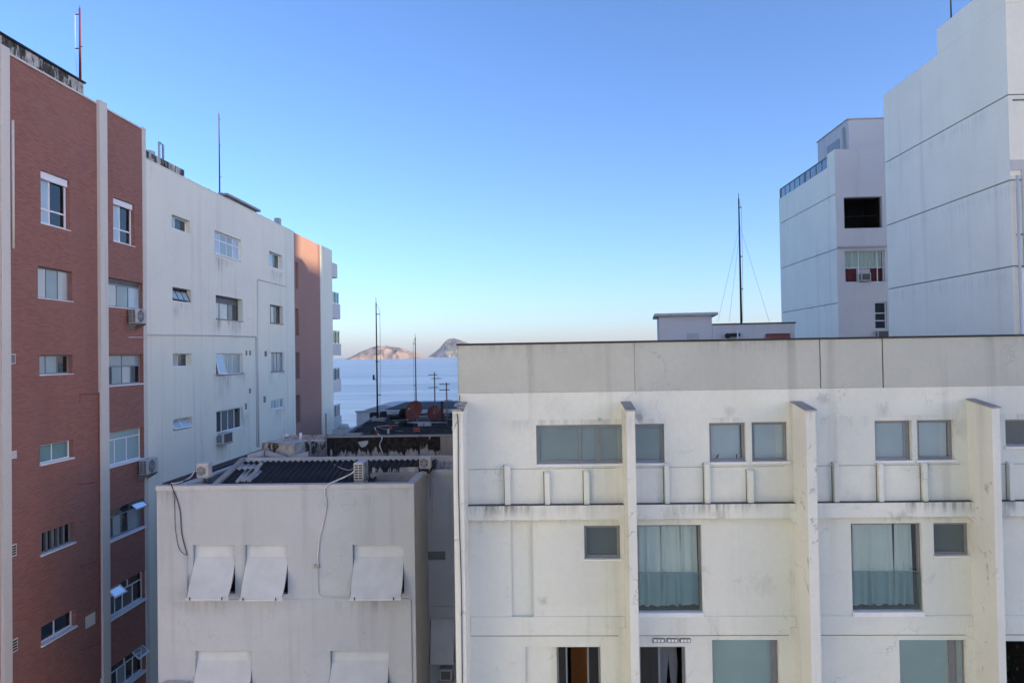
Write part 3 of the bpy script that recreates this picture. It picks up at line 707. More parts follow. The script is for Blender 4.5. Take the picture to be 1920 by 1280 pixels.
# ================================================================== grey house with tilted shutters
GH = thing('grey_house', 'grey plastered house with tilted white shutters and a dark corrugated roof', 'house', (-7, 22, 0))
gx0 = FR_G.px(294.5, 1000)[0]; gx1 = FR_G.px(777, 1000)[0]; zg = z_of(FR_G, 530, 908)
YR = 22.9
FR_Q = Fr((0, YR, 0), (1, 0, 0), (0, -1, 0))
GS = [(361, 1021.4, 441, 1112), (458.5, 1021, 540, 1113), (661, 1021, 758, 1112), (365.5, 1219.5, 473, 1322), (619, 1219.5, 730, 1322)]
rg = [FR_G.rect(*q) for q in GS]
mb = MB(); wall_mesh(mb, FR_G, gx0, gx1, 0, zg - .14, rg, .2)
mb.build('wall', M['grey_h'], GH, bevel=.012)
fs_ = Fr((gx1, 0, 0), (0, 1, 0), (1, 0, 0))
mb = MB(); mb.box(fs_, 20.53, YR - .003, 0, zg - .142, -.2, 0); mb.build('side_wall', M['grey_h'], GH)
mb = MB(); mb.box(FR_G, gx0 - .02, gx1 + .02, zg - .14, zg, -.24, .035); mb.build('coping', M['cap'], GH, bevel=.015)
mb = MB(); mb.box(fs_, 20.745, YR - .003, zg - .138, zg - .004, -.22, .03); mb.build('coping', M['cap'], GH, bevel=.015)
mb = MB(); mb.box(fs_, 20.745, YR - .01, zg - 1.2, zg - .145, -.215, -.203); mb.build('parapet_back', M['mold'], GH)
def shutter(r, tilt=.43, bend=.26, slat=.05, ridge=.006, seed=0):
    u0, u1, v0, v1 = r; h = v1 - v0
    fr = MB(); fr.box(FR_G, u0 + .002, u0 + .035, v0, v1, -.195, -.165); fr.box(FR_G, u1 - .035, u1 - .002, v0, v1, -.195, -.165); fr.box(FR_G, u0 + .035, u1 - .035, v1 - .06, v1 - .002, -.195, -.166)
    wo = fr.build('window', M['alu'], GH)
    prof = []; vb = v1 - h * bend; n1 = max(2, int(h * bend / slat)); 
    L = math.hypot(vb - (v0 - .01), tilt + .09); n2 = int(L / slat)
    pts = []
    for i in range(n1 + 1): pts.append((v1 + (vb - v1) * i / n1, -.15 + .03 * i / n1))
    for i in range(1, n2 + 1):
        t = i / n2; e = t + .06 * math.sin(3.1416 * t)
        pts.append((vb + (v0 - .01 - vb) * t, -.12 + (tilt + .12) * (t * t * .22 + t * .78)))
    mb = MB(); a, b = u0 + .014, u1 - .014; vs = []; fs = []
    for i in range(len(pts) - 1):
        (va, wa), (vb2, wb) = pts[i], pts[i + 1]
        k = len(vs)
        vs += [FR_G.P(a, va, wa), FR_G.P(b, va, wa), FR_G.P(b, vb2, wb + ridge), FR_G.P(a, vb2, wb + ridge)]
        fs.append((k, k + 1, k + 2, k + 3))
        if i: fs.append((k - 1, k - 2, k + 1, k))
    mb.add(vs, fs)
    o = mb.build('shutter', M['shutter'], wo)
    sm = o.modifiers.new('thick', 'SOLIDIFY'); sm.thickness = .012; sm.offset = -1
    va, wa = pts[-1]
    q = MB(); q.box(FR_G, a - .01, b + .01, va - .035, va + .01, wa - .015, wa + .02); q.build('bottom_rail', M['shutter'], wo, bevel=.008)
    for s in (.1, .86):
        q = MB(); uu = a + (b - a) * s; q.box(FR_G, uu - .012, uu + .012, va - .02, va + .06, wa + .021, wa + .04); q.build('latch', M['black'], wo)
    for s in (a, b):
        q = MB(); q.tube([FR_G.P(s, vb - .25, -.12), FR_G.P(s, va + .05, wa - .02)], .012, 5); q.build('arm', M['metal'], wo)
    room_box(wo, FR_G, u0, u1, v0, v1, -.2, M['darkroom'], 2)
for i, r in enumerate(rg): shutter(r, bend=(.26 if i < 3 else .20), slat=(.05 if i < 3 else .07), ridge=(.010 if i < 3 else .026), tilt=(.43 if i != 4 else .5))
# string mouldings and conduits on the grey wall
za = z_of(FR_G, 560, 1124)
mb = MB(); mb.box(FR_G, FR_G.px(350, 1124)[0], FR_G.px(771, 1124)[0], za - .03, za + .03, -.01, .022); mb.build('string_moulding', M['grey_h'], GH, bevel=.008)
pt = [FR_G.P(*FR_G.px(x, y), .015) for x, y in ((597, 1064), (598, 1112), (606, 1117), (766, 1122), (771, 1126))]
mb = MB(); mb.tube(pt, .012, 5); mb.build('conduit', M['grey_h'], GH)
for x, y0, y1 in ((770, 1124, 1290), (351, 1040, 1108)):
    a = FR_G.px(x, y0); b = FR_G.px(x, y1); mb = MB(); mb.tube([FR_G.P(a[0], a[1], .02), FR_G.P(a[0], b[1], .02)], .022, 6); mb.build('conduit', M['grey_h'], GH)
r = FR_G.rect(311, 1274, 356, 1310); ac_window('low air conditioner box beside the ribbed shutter of the grey house', FR_G, *r[:2], r[3] - .45, r[3], -.1, .3)
# recessed rear wall towards the white facade
zq = z_of(FR_Q, 825, 881)
qs = FR_Q.rect(806, 1160, 852, 1243); qv = FR_Q.rect(802, 1033, 835, 1049)
mb = MB(); wall_mesh(mb, FR_Q, gx1 - .1, -1.2, 0, zq, [qs, qv], .14); mb.build('rear_wall', M['grey_h'], GH)
mb = MB(); mb.box(FR_Q, gx1 + .03, -1.2, zq - .16, zq + .01, -.2, .05); mb.build('coping', M['cap'], GH, bevel=.01)
mb = MB(); mb.box(FR_Q, *qv, -.2, -.08); mb.build('wall_vent', M['louvre'], GH)
zc = z_of(FR_Q, 825, 1135); mb = MB(); mb.box(FR_Q, gx1 + .003, -1.2, zc - .3, zc, -.05, .05); mb.build('string_moulding', M['grey_h'], GH, bevel=.01)
mb = MB(); u0, u1, v0, v1 = qs
mb.prism([FR_Q.P(u0 + .02, v1, -.08), FR_Q.P(u1, v1, -.08), FR_Q.P(u1, v0 + .05, .2), FR_Q.P(u0 + .02, v0 + .05, .2)], (0, .02, 0)); sh = mb.build('shutter', M['shutter'], GH, bevel=.01)
room_box(sh, FR_Q, u0, u1, v0, v1, -.15, M['darkroom'], 1)
r = FR_Q.rect(826, 1247, 850, 1268); ac_window('dark air conditioner in the narrow recess beside the white facade', FR_Q, *r, -.1, .3)
pq = [FR_Q.P(*FR_Q.px(x, y), .03) for x, y in ((800, 884), (812, 905), (811, 975), (801, 990))]
cable('loop_cable', 'pale cable looping down the recess wall beside the grey house', [fs_.P(21.9, zg + .05, -.05), fs_.P(22.1, zg - .02, .1)] + pq, .016, 'cable_w')

# roof deck, left parapet and corrugated sheets
zdk = CZ - 4.35
mb = MB(); mb.wbox(gx0 + .01, gx1 - .21, 20.74, YR + .2, zdk - .2, zdk); mb.wbox(gx0 + .01, -2.2, YR + .2, 33, zdk - .203, zdk); mb.build('roof_deck', M['moldroof'], GH)
mb = MB(); mb.wbox(gx0, -10.12, 20.75, 31, zdk, zg - .1); mb.build('left_parapet', M['mold'], GH)
mb = MB(); mb.wbox(gx0 - .03, -10.08, 20.75, 31.05, zg - .098, zg - .02); mb.build('coping', M['cap'], GH, bevel=.012)
mb = MB(); mb.wbox(gx0 + .02, -10.3, 20.76, 30.9, zg - .02, zg + .03); mb.build('flashing', M['blackcap'], GH)
RS = .22
def rz(Y): return CZ - 3.65 + RS * (Y - 22)
def at_roof(px, py):
    d = ray(px, py); t = (CZ - 3.65 - RS * 22 - CZ) / (d.z - RS * d.y); return EYE + d * t
def corr_sheet(x0, x1, y0, y1, lift, mat, parent, pitch=.18, amp=.028, tilt=0.0):
    n = max(6, int((x1 - x0) / pitch * 8)); vs = []; fs = []
    for j, y in enumerate((y0, y1)):
        for i in range(n + 1):
            x = x0 + (x1 - x0) * i / n
            vs.append(Vector((x + (tilt * (y - y0)), y, rz(y) + lift + amp * math.sin(6.2832 * x / pitch))))
    for i in range(n): fs.append((i, i + 1, n + 2 + i, n + 1 + i))
    mb = MB(); mb.add(vs, fs); o = mb.build('corrugated_sheet', M[mat], parent, smooth=True)
    m_ = o.modifiers.new('thick', 'SOLIDIFY'); m_.thickness = .008
    return o
x = -9.5; k = 0
while x < -3.7:
    x1_ = min(x + .9, -3.4); y0_ = 20.95 if x < -5.3 else 22.55
    corr_sheet(x, x1_ + .04, y0_, 23.62, .002 * (k % 2), 'corr', GH); x += .9; k += 1
a = at_roof(440, 881); b = at_roof(474, 870)
corr_sheet(a.x, a.x + .72, a.y, a.y + .42, .03, 'corr_l', GH, tilt=.1)
a = at_roof(441, 905); corr_sheet(a.x, a.x + .2, a.y, a.y + .95, .035, 'corr_l', GH, tilt=-.06)
a = at_roof(450, 904); corr_sheet(a.x + .05, a.x + .3, a.y, a.y + .8, .045, 'corr_l', GH, tilt=.12)
a = at_roof(463, 905); b = at_roof(487, 871)
mb = MB(); mb.prism([a + Vector((0, 0, .03)), a + Vector((.12, 0, .03)), b + Vector((.12, 0, .05)), b + Vector((0, 0, .05))], (0, 0, .04)); mb.build('roof_batten', M['corr_l'], GH)
mb = MB(); mb.prism([Vector((-9.66, 20.8, rz(20.8))), Vector((-9.5, 20.8, rz(20.8))), Vector((-9.5, 23.64, rz(23.64))), Vector((-9.66, 23.64, rz(23.64)))], (0, 0, .12)); mb.build('edge_beam', M['concrete'], GH, bevel=.01)
mb = MB(); mb.wbox(-9.66, -2.3, 23.645, 23.85, rz(23.6) - .6, rz(23.6) + .11); mb.build('edge_beam', M['cap'], GH, bevel=.012)
mb = MB(); mb.wbox(-5.15, -3.75, 22.2, 22.5, zdk, CZ - 3.5); mb.build('inner_ledge', M['concrete'], GH, bevel=.02)
mb = MB(); mb.wbox(-5.15, -3.75, 22.5, 22.54, zdk, CZ - 3.36); mb.build('inner_ledge', M['mold'], GH)
mb = MB()
for k in range(4): pass
a = at_y(816, 877, 23.3)
vs = []; n = 40
for j in range(2):
    for i in range(n + 1):
        vs.append(Vector((a.x + .62 * i / n, 23.2 + .5 * j, a.z + .16 * j + .03 * math.sin(6.2832 * i / n * 3.5))))
mb = MB(); mb.add(vs, [(i, i + 1, n + 2 + i, n + 1 + i) for i in range(n)]); mb.build('corrugated_sheet', M['corr_l'], GH, smooth=True)

ac_split('squat air conditioner standing by the left parapet of the grey house roof', Fr((0, 22.2, 0), (1, 0, 0), (0, -1, 0)), at_y(368, 896, 21.9).x, at_y(368, 897, 21.9).z, 0, .36, .46, .3, bracket=True)
fA = Fr((at_y(688, 900, 21.2).x - .32, 0, 0), (0, 1, 0), (1, 0, 0))
ac_split('white air conditioner with gridded side on the front edge of the grey house roof', fA, 20.95, at_y(675, 900, 21).z, 0, .62, .50, .28)
fB = Fr((0, 23.0, 0), (1, 0, 0), (0, -1, 0)); qa = at_y(786, 879, 22.7)
ac_split('rounded pale air conditioner at the right rear corner of the grey roof', fB, qa.x, qa.z, 0, .36, .36, .3)
# stands for the roof units
for (fr_, u, v, w0, w1, wd) in ((Fr((0, 22.2, 0), (1, 0, 0), (0, -1, 0)), at_y(368, 896, 21.9).x, at_y(368, 897, 21.9).z, 0, .3, .36), (fB, qa.x, qa.z, 0, .3, .36)):
    mb = MB()
    for q in (.12, .88):
        for ww in (w0 + .03, w1 - .03): mb.tube([fr_.P(u + wd * q, zdk, ww), fr_.P(u + wd * q, v - .035, ww)], .015, 5)
    mb.build('unit_stand', M['metal'], GH)
mb = MB(); mb.box(fA, 20.95, 21.55, zdk, at_y(675, 900, 21).z - .045, .02, .26); mb.build('unit_plinth', M['cap'], GH)

# cables hanging over the grey facade
def gp(x, y, w=.03): return FR_G.P(*FR_G.px(x, y, w), w)
pc = at_y(668, 878, 20.9)
cable('drain_hose', 'thick pale hose from the roof air conditioner down the grey facade', [at_y(667, 873, 21.0), at_y(663, 884, 20.9), at_y(650, 892, 20.72), at_y(632, 900, 20.6), gp(616, 908, .06), gp(609, 920), gp(612, 945), gp(607, 975), gp(600, 1005), gp(596, 1040), gp(597, 1060)], .022, 'cable_w')
mb = MB(); mb.box(FR_G, *FR_G.rect(589, 1057, 600, 1064), 0, .05); tag(mb.build('cable_clip', M['metal'], None, bevel=.01), 'small metal clip at the end of the hose on the grey facade', 'clip')
cable('hanging_cable', 'dark cable hanging from the left corner of the grey coping', [gp(321, 906, .05), gp(324, 916, .04), gp(331, 932), gp(338, 960), gp(341, 1000), gp(351, 1040)], .014, 'cable_b')
cable('hanging_cable', 'thin slack cable left of the dark one on the grey facade', [gp(323, 910, .05), gp(327, 935), gp(329, 990), gp(336, 1028), gp(350, 1041)], .009, 'cable_b')
cable('drain_hose', 'short pale hose along the left parapet of the grey roof', [at_y(366, 880, 22.0), at_y(358, 893, 21.6), at_y(345, 901, 21.2), at_y(333, 905, 20.75), gp(321, 906, .05)], .02, 'cable_w')

# ================================================================== roofs behind the grey house
RH = thing('rear_house', 'low building with a black moldy wall and dark flat roof behind the grey house', 'house', (-5.5, 29, 0))
wx0 = at_y(611, 840, 26).x; wx1 = at_y(846, 840, 26).x + .5; zw1 = at_y(720, 817.5, 26).z; zw0 = at_y(720, 859, 26).z
mb = MB(); mb.wbox(wx0, wx1, 26.0, 26.2, zdk, zw1 - .03); mb.build('moldy_wall', M['mold'], RH, bevel=.02)
mb = MB(); mb.wbox(wx0 - .02, wx1, 25.97, 26.25, zw1 - .028, zw1 + .02); mb.build('coping', M['concrete'], RH)
cx0 = at_y(826, 840, 25.95).x
mb = MB(); mb.wbox(cx0, wx1, 25.93, 25.995, zdk, zw1 - .04); mb.build('pier', M['concrete'], RH)
fw_ = Fr((0, 25.995, 0), (1, 0, 0), (0, -1, 0))
pl = [(671, 828), (690, 825.5), (690.5, 830), (686, 836), (679, 838.5), (675, 835)]
mb = MB(); mb.prism([fw_.P(*fw_.px(x, y), 0) for x, y in pl], (0, -.02, 0)); mb.build('wall_plate', M['cap'], RH)
# membrane roof with sag
rx0 = at_y(636, 812, 26.2).x; vs = []; fs = []; nx, ny = 40, 40; zr = zw1 - .03
for j in range(ny + 1):
    for i in range(nx + 1):
        y = 26.25 + 9 * j / ny; x = rx0 - .05 * (y - 26) + (wx1 - rx0 + .05 * (y - 26)) * i / nx
        vs.append(Vector((x, y, zr + .06 * mnoise.noise(Vector((x * 1.2, y * .9, 2))) + (.10 if y > 30 else 0) * min(1, (y - 30)))))
for j in range(ny):
    for i in range(nx):
        a = j * (nx + 1) + i; fs.append((a, a + 1, a + nx + 2, a + nx + 1))
mb = MB(); mb.add(vs, fs); mb.build('roof', M['moldroof'], RH, smooth=True)
mb = MB(); mb.wbox(rx0 - .45, wx1, 26.3, 35.2, 0, zr - .15); mb.build('body_wall', M['grey_h'], RH)
mb = MB(); mb.prism([Vector((rx0 - .02, 26.25, zr - .1)), Vector((rx0 + .1, 26.25, zr - .1)), Vector((rx0 - .35, 35.2, zr)), Vector((rx0 - .47, 35.2, zr))], (0, 0, .16)); mb.build('roof_edge', M['concrete'], RH)
q = at_y(638, 815.5, 26.6); q2 = at_y(681, 812, 26.9); mb = MB(); mb.wbox(q.x, q2.x, 26.5, 26.9, zr - .02, zr + .07); mb.build('roof_plate', M['corr_l'], RH)
for (xa, xb, Y, h_) in ((697, 720, 31.2, .14), (693, 706, 33.5, .2), (712, 721, 33.0, .28), (730, 760, 32.2, .16), (780, 812, 31.8, .15)):
    pa = at_y(xa, 790, Y).x; pb = at_y(xb, 790, Y).x; mb = MB(); mb.wbox(pa, pb, Y, Y + .5, zr - .1, zr + .08 + h_); mb.build('roof_block', M['concrete'] if Y < 32 else M['moldroof'], RH, bevel=.02)
# concrete water tank with lid and props, set askew
TK = thing('water_tank', 'small cement water tank with sunken lid askew on the grey roof', 'water tank', (at_y(537, 850, 25.4).x, 25.4, CZ - 3.45))
tc = at_y(540, 838, 25.4); ang = R(-24)
ft = Fr((tc.x, 25.4, 0), (math.cos(ang), math.sin(ang), 0), (math.sin(ang), -math.cos(ang), 0))
ztk = at_y(540, 829, 25.3).z
mb = MB(); mb.box(ft, -.72, .72, ztk - .42, ztk, -.55, .5); mb.build('basin', M['old'], TK, bevel=.03)
mb = MB(); mb.box(ft, -.6, .6, ztk, ztk + .05, -.45, .38); mb.build('lid', M['cap'], TK, bevel=.015)
mb = MB(); mb.tube([ft.P(-.1, ztk + .05, .1), ft.P(-.1, ztk + .2, .1), ft.P(0, ztk + .25, .1), ft.P(.12, ztk + .25, .1)], .035, 8); mb.build('elbow_pipe', M['whiteframe'], TK, smooth=True)
mb = MB(); mb.tube([ft.P(.3, ztk + .05, -.3), ft.P(.3, ztk + .3, -.3)], .05, 8); mb.build('overflow_pipe', M['whiteframe'], TK, smooth=True)
mb = MB(); mb.wbox(tc.x - .6, tc.x + .55, 25.1, 25.75, zdk, ztk - .42); mb.build('pedestal', M['mold'], TK)
for (x0, y0, x1, y1) in ((464, 852, 494, 843), (497, 844, 535, 856), (538, 857, 577, 846)):
    a = at_y(x0, y0, 24.4); b = at_y(x1, y1, 24.4); d = Vector((0, 0, -.16))
    mb = MB(); mb.prism([a, b, b + d, a + d], (0, .12, 0)); mb.build('plank', M['cap'], GH)
mb = MB(); a = at_y(494, 842, 24.45); mb.wbox(a.x, a.x + .13, 24.53, 24.65, zdk, a.z + .02); mb.build('stub_post', M['concrete'], GH)
mb = MB(); a = at_y(577, 824, 25.4); mb.wbox(a.x, a.x + .12, 25.35, 25.47, zdk, a.z); mb.build('stub_post', M['concrete'], GH)
mb = MB(); b = at_y(610, 825, 25.4); mb.wbox(a.x + .121, b.x, 25.36, 25.46, a.z - .05, a.z); mb.build('cross_beam', M['cap'], GH)
a = at_y(560, 822, 27.5); mb = MB(); mb.wbox(a.x - .6, wx0 - .03, 27.4, 27.6, zdk, at_y(580, 815, 27.5).z); mb.build('rear_parapet', M['old'], GH)
vs = [Vector((-10.1, 24, zdk + .01)), Vector((wx0, 24, zdk + .01)), Vector((wx0, 27.3, zdk + .6)), Vector((-10.1, 27.3, zdk + .6))]
mb = MB(); mb.add(vs, [(0, 1, 2, 3)]); mb.build('valley_roof', M['moldroof'], GH)
mb = MB(); mb.tube([at_y(611, 775, 25.9), Vector((at_y(612, 856, 25.9).x, 25.9, zdk))], .028, 6); tag(mb.build('vent_pole', M['metal'], None), 'thin grey pole at the end of the black moldy wall', 'pole')
cable('roof_cable', 'pale wire across the dark corrugated roof to the gridded air conditioner', [at_y(612, 857, 25.85), at_y(620, 866, 23.75), at_y(637, 876, 23.0), at_y(655, 881, 22.2), at_y(664, 876, 21.2)], .012, 'cable_w')
cable('roof_cable', 'pale cable draped over the black moldy wall', [at_y(703, 801, 29.5), at_y(707, 812, 27.2), at_y(714.5, 817, 26.1), at_y(716, 823, 25.9), at_y(712, 834, 25.9), at_y(716, 846, 25.9), at_y(720, 858, 25.9)], .022, 'cable_w')
cable('roof_cable', 'dull cable snaking over the dark flat roof under the dishes', [at_y(706, 800, 29.6) , at_y(730, 806, 28.4), at_y(770, 809, 28.0), at_y(800, 806, 28.6), at_y(840, 808, 28.4)], .014, 'concrete')

rnd = random.Random(11)
for k in range(16):
    Y = rnd.uniform(26.6, 33.5); x = rnd.uniform(rx0 + .4, wx1 - .4); sx, sy, sz = rnd.uniform(.06, .3), rnd.uniform(.06, .3), rnd.uniform(.03, .12)
    mb = MB(); mb.wbox(x, x + sx, Y, Y + sy, zr - .06, zr + .06 + sz + (.1 if Y > 31 else 0)); mb.build('loose_brick', M[rnd.choice(('concrete', 'cap', 'moldroof', 'redpaint'))], RH, bevel=.01)
for k in range(5):
    Y = rnd.uniform(27, 32.5); x = rnd.uniform(rx0 + .5, -4.2); L = rnd.uniform(.6, 1.8); dy = rnd.uniform(-.4, .4)
    mb = MB(); mb.tube([(x, Y, zr + .08), (x + L * .5, Y + dy, zr + .10), (x + L, Y + dy * 1.5, zr + .09)], .028, 6); mb.build('roof_pipe', M[rnd.choice(('metal', 'cap', 'concrete'))], RH, smooth=True)
for k in range(12):
    Y = rnd.uniform(24.1, 25.7); x = rnd.uniform(-9.9, -7.6); sx, sy, sz = rnd.uniform(.08, .4), rnd.uniform(.08, .3), rnd.uniform(.05, .3)
    mb = MB(); mb.wbox(x, x + sx, Y, Y + sy, zdk, zdk + .4 + sz); mb.build('loose_brick', M[rnd.choice(('concrete', 'old', 'moldroof'))], GH, bevel=.01)
# dishes and aerials on the rear roof
def dish(label, px, py, Y, rad, face, mat, arm=True):
    c = at_y(px, py, Y); base = Vector((c.x, Y + .12, zr - .12))
    t = thing('satellite_dish', label, 'satellite dish', base)
    n = Vector(face).normalized(); a = n.cross(Vector((0, 0, 1))).normalized(); b = a.cross(n)
    vs = [c]; fs = []; rn, sn = 8, 28; dep = rad * .26
    for i in range(1, rn + 1):
        for k in range(sn):
            q = 6.2832 * k / sn; rr = rad * i / rn
            vs.append(c + a * rr * math.cos(q) + b * rr * 1.08 * math.sin(q) + n * dep * (i / rn) ** 2)
    for k in range(sn): fs.append((0, 1 + k, 1 + (k + 1) % sn))
    for i in range(rn - 1):
        for k in range(sn):
            p = 1 + i * sn; fs.append((p + k, p + (k + 1) % sn, p + sn + (k + 1) % sn, p + sn + k))
    mb = MB(); mb.add(vs, fs); o = mb.build('reflector', M[mat], t, smooth=True); s = o.modifiers.new('thick', 'SOLIDIFY'); s.thickness = .012
    rim = [vs[1 + (rn - 1) * sn + k % sn] for k in range(sn + 1)]
    mb = MB(); mb.tube(rim, .012, 5); mb.build('rim', M[mat], t, smooth=True)
    mb = MB(); mb.tube([base, base + Vector((0, 0, max(.05, c.z - base.z))), c - n * .02], .025, 8); mb.build('mount_pole', M['darkmetal'], t)
    if arm:
        f = c + n * rad * 1.1 - b * rad * .25
        mb = MB(); mb.tube([c - b * rad * 1.0 + n * dep, f], .012, 5); mb.build('feed_arm', M['metal'], t)
        mb = MB(); mb.tube([f - n * .05, f + n * .05], .03, 8); mb.build('feed_horn', M['corr_l'], t)
    return t
dish('large red brown satellite dish, the biggest of the three on the dark roof', 778, 771, 31.0, .40, (-.35, -.8, .45), 'dish')
dish('small dark satellite dish left of the biggest one', 757, 775, 31.4, .19, (-.3, .8, .3), 'black', False)
dish('medium red brown satellite dish with feed arm beside the black post', 814.5, 775, 30.8, .285, (.1, -.85, .4), 'dish')
a = at_y(828.5, 752, 30.5); mb = MB(); mb.tube([Vector((a.x, 30.5, zr - .1)), a], .05, 8); tag(mb.build('vent_pole', M['darkmetal'], None), 'short thick black post beside the medium dish', 'pole')

def mast(label, base, top, r, mat='darkmetal', wire=0.0, arms=(), tip=.0, lamp=None, ladder=False):
    t = thing('antenna_mast', label, 'antenna mast', base); base = Vector(base); top = Vector(top)
    mb = MB(); mb.tube([base, base.lerp(top, .55), top], r, 8, r * .55); mb.build('pole', M[mat], t, smooth=True)
    if tip: mb = MB(); mb.tube([top, top + Vector((0, 0, tip))], r * .25, 4); mb.build('tip', M['darkmetal'], t)
    if wire:
        p = [base + Vector((wire * .6, 0, .3)), base.lerp(top, .5) + Vector((wire, 0, 0)), base.lerp(top, .93) + Vector((wire, 0, 0)), top + Vector((0, 0, -.02))]
        mb = MB(); mb.tube(p, .008, 4); mb.build('down_conductor', M['metal'], t)
    for f, a_ in arms:
        q = base.lerp(top, f); mb = MB(); mb.tube([q - Vector((.02 if a_ > 0 else -.02, 0, 0)), q + Vector((a_, 0, 0))], r * .45, 5); mb.build('spacer_arm', M[mat], t)
    if lamp:
        q = base.lerp(top, lamp[0]); mb = MB(); mb.tube([q + Vector((lamp[1], 0, -.02)), q + Vector((lamp[1], 0, .2))], .05, 8, .035); mb.build('beacon', M['black'], t)
        mb = MB(); mb.tube([q, q + Vector((lamp[1], 0, 0))], .014, 5); mb.build('beacon_arm', M[mat], t)
    return t
def up(px, py, Y, px0=None): # point on vertical line
    return at_y(px, py, Y)
a = at_y(705, 567, 31.4); mast('tall dark lightning rod with side wire standing on the dark flat roof', (a.x, 31.4, zr + .1), (a.x, 31.4, a.z), .04, 'darkmetal', .16, ((.9, .16), (.22, .16), (.5, .1), (.5, -.06)), .22, (.35, -.14))
a = at_y(778.5, 632, 34); mast('shorter dark lightning rod behind the biggest dish', (a.x, 34, zr), (a.x, 34, a.z), .032, 'darkmetal', -.1, ((.92, -.1), (.4, -.08)), .15)
def yagi(label, px, ptop, Y, levels, seed):
    a = at_y(px, ptop, Y); t = thing('television_aerial', label, 'aerial', (a.x, Y, zr - .1)); rnd = random.Random(seed)
    mb = MB(); mb.tube([(a.x, Y, zr - .1), (a.x, Y, a.z)], .028, 6); mb.build('pole', M['metal'], t)
    for (dz, L, dx, dy, ne) in levels:
        c = Vector((a.x, Y, a.z - dz)); d = Vector((dx, dy, 0)).normalized(); e = d.cross(Vector((0, 0, 1)))
        mb = MB(); mb.tube([c - d * L * .3, c + d * L * .7], .016, 5); bo = mb.build('boom', M['darkmetal'], t)
        for k in range(ne):
            q = c + d * L * (-.3 + k / max(1, ne - 1)); mb = MB(); mb.tube([q - e * .22, q + e * .22], .009, 4); mb.build('element', M['darkmetal'], t)
yagi('television aerial with three short arms between the dishes and the white facade', 814.5, 697, 31.6, ((.12, .34, -1, -.3, 3), (.28, .36, 1, -.2, 3), (.66, .34, -1, -.5, 3)), 1)
yagi('television aerial with two parallel arms next to the white facade', 837, 717, 30, ((.06, .4, -1, -.2, 3), (.30, .4, -1, -.2, 3), (.72, .3, 1, .1, 2)), 2)

# far low buildings by the avenue
FB = thing('far_house', 'far low white house with black roof edge in front of the sea', 'house', (-9, 56, 0))
a = at_y(668, 773, 50); b = at_y(857, 773, 50)
mb = MB(); mb.wbox(a.x, b.x + 2, 50, 62, 0, a.z); mb.build('wall', M['white_f'], FB, bevel=.03)
mb = MB(); mb.wbox(a.x - .06, b.x + 2, 49.95, 50.3, a.z, a.z + .1); mb.build('coping', M['cap'], FB)
c = at_y(722, 767, 52); mb = MB(); mb.wbox(c.x, b.x + 2, 52, 60, a.z - .2, c.z); mb.build('roof_slab', M['blackcap'], FB)
p = [(671, 772.5), (682, 769), (692, 766.8), (704, 767.5), (716, 769.5), (722, 772.5)]
mb = MB(); mb.prism([at_y(x, y + (2 if y > 772 else 0), 51.5) for x, y in p], (0, 4, 0)); mb.build('tiled_hump', M['concrete'], FB)
a = at_y(640, 800, 47); mb = MB(); mb.wbox(a.x - .3, a.x + 1.2, 46, 47, 0, a.z - .05); kx = mb.build('low_block', M['cap'], FB)
mb = MB(); mb.tube([(a.x + .3, 46.4, a.z - .05), (a.x + .3, 46.4, a.z + .22)], .38, 16, .3); mb.build('tank', M['cap'], FB, smooth=True)

# ================================================================== white facade with fins
RW = thing('finned_building', 'off white apartment building with projecting vertical fins and recessed windows', 'building', (7, 24, 0))
X0, X1 = -2.06, 15.9
# window pixel boxes
Q = dict(w1=(1005, 797, 1246.5, 867.8), w2=(1329.4, 792.7, 1399.5, 865.5), w3=(1409, 791.3, 1478.6, 864.5), w4=(1639.8, 788.5, 1711, 862.8), w5=(1719, 787.5, 1790.5, 861.6),
         w6=(1884.6, 786.4, 1945, 836.4), s1=(1095, 985, 1163.8, 1047), c1=(1193, 984, 1318, 1152), c2=(1595, 981, 1732, 1150.5), s2=(1750, 980, 1819.6, 1041),
         rec=(957, 975, 1001.5, 1155.6), rec2=(984.5, 1212, 1043, 1320), d1=(1043.4, 1212, 1128, 1320), d2=(1197, 1211.5, 1287, 1320), f1=(1335, 1199, 1463, 1320), f2=(1686, 1199, 1815, 1320), dk=(1883.5, 1201, 1960, 1320))
r_ = {k: list(FR_R.rect(*v)) for k, v in Q.items()}
for k in ('rec2', 'd1', 'd2', 'f1', 'f2', 'dk'): r_[k][2] = r_['d1'][3] - 2.15
r_['rec2'][1] = r_['d1'][0] - .004; r_['rec2'][3] = r_['d1'][3]
dep = dict(rec=.09, rec2=.10, c1=.24, c2=.30, d1=.16, d2=.16, f1=.2, f2=.2, dk=.3)
ops = [tuple(r_[k]) + (dep.get(k, .14),) for k in r_]
mb = MB(); wall_mesh(mb, FR_R, X0, X1, 0, ZPAR, ops, .14); mb.build('wall', M['cream'], RW, bevel=.010)
for k in ('rec', 'rec2'):
    mb = MB(); u0, u1, v0, v1 = r_[k]; mb.quad(*[FR_R.P(u, v, -dep[k]) for u, v in ((u0, v0), (u1, v0), (u1, v1), (u0, v1))]); mb.build('recess_panel', M['cream'], RW)
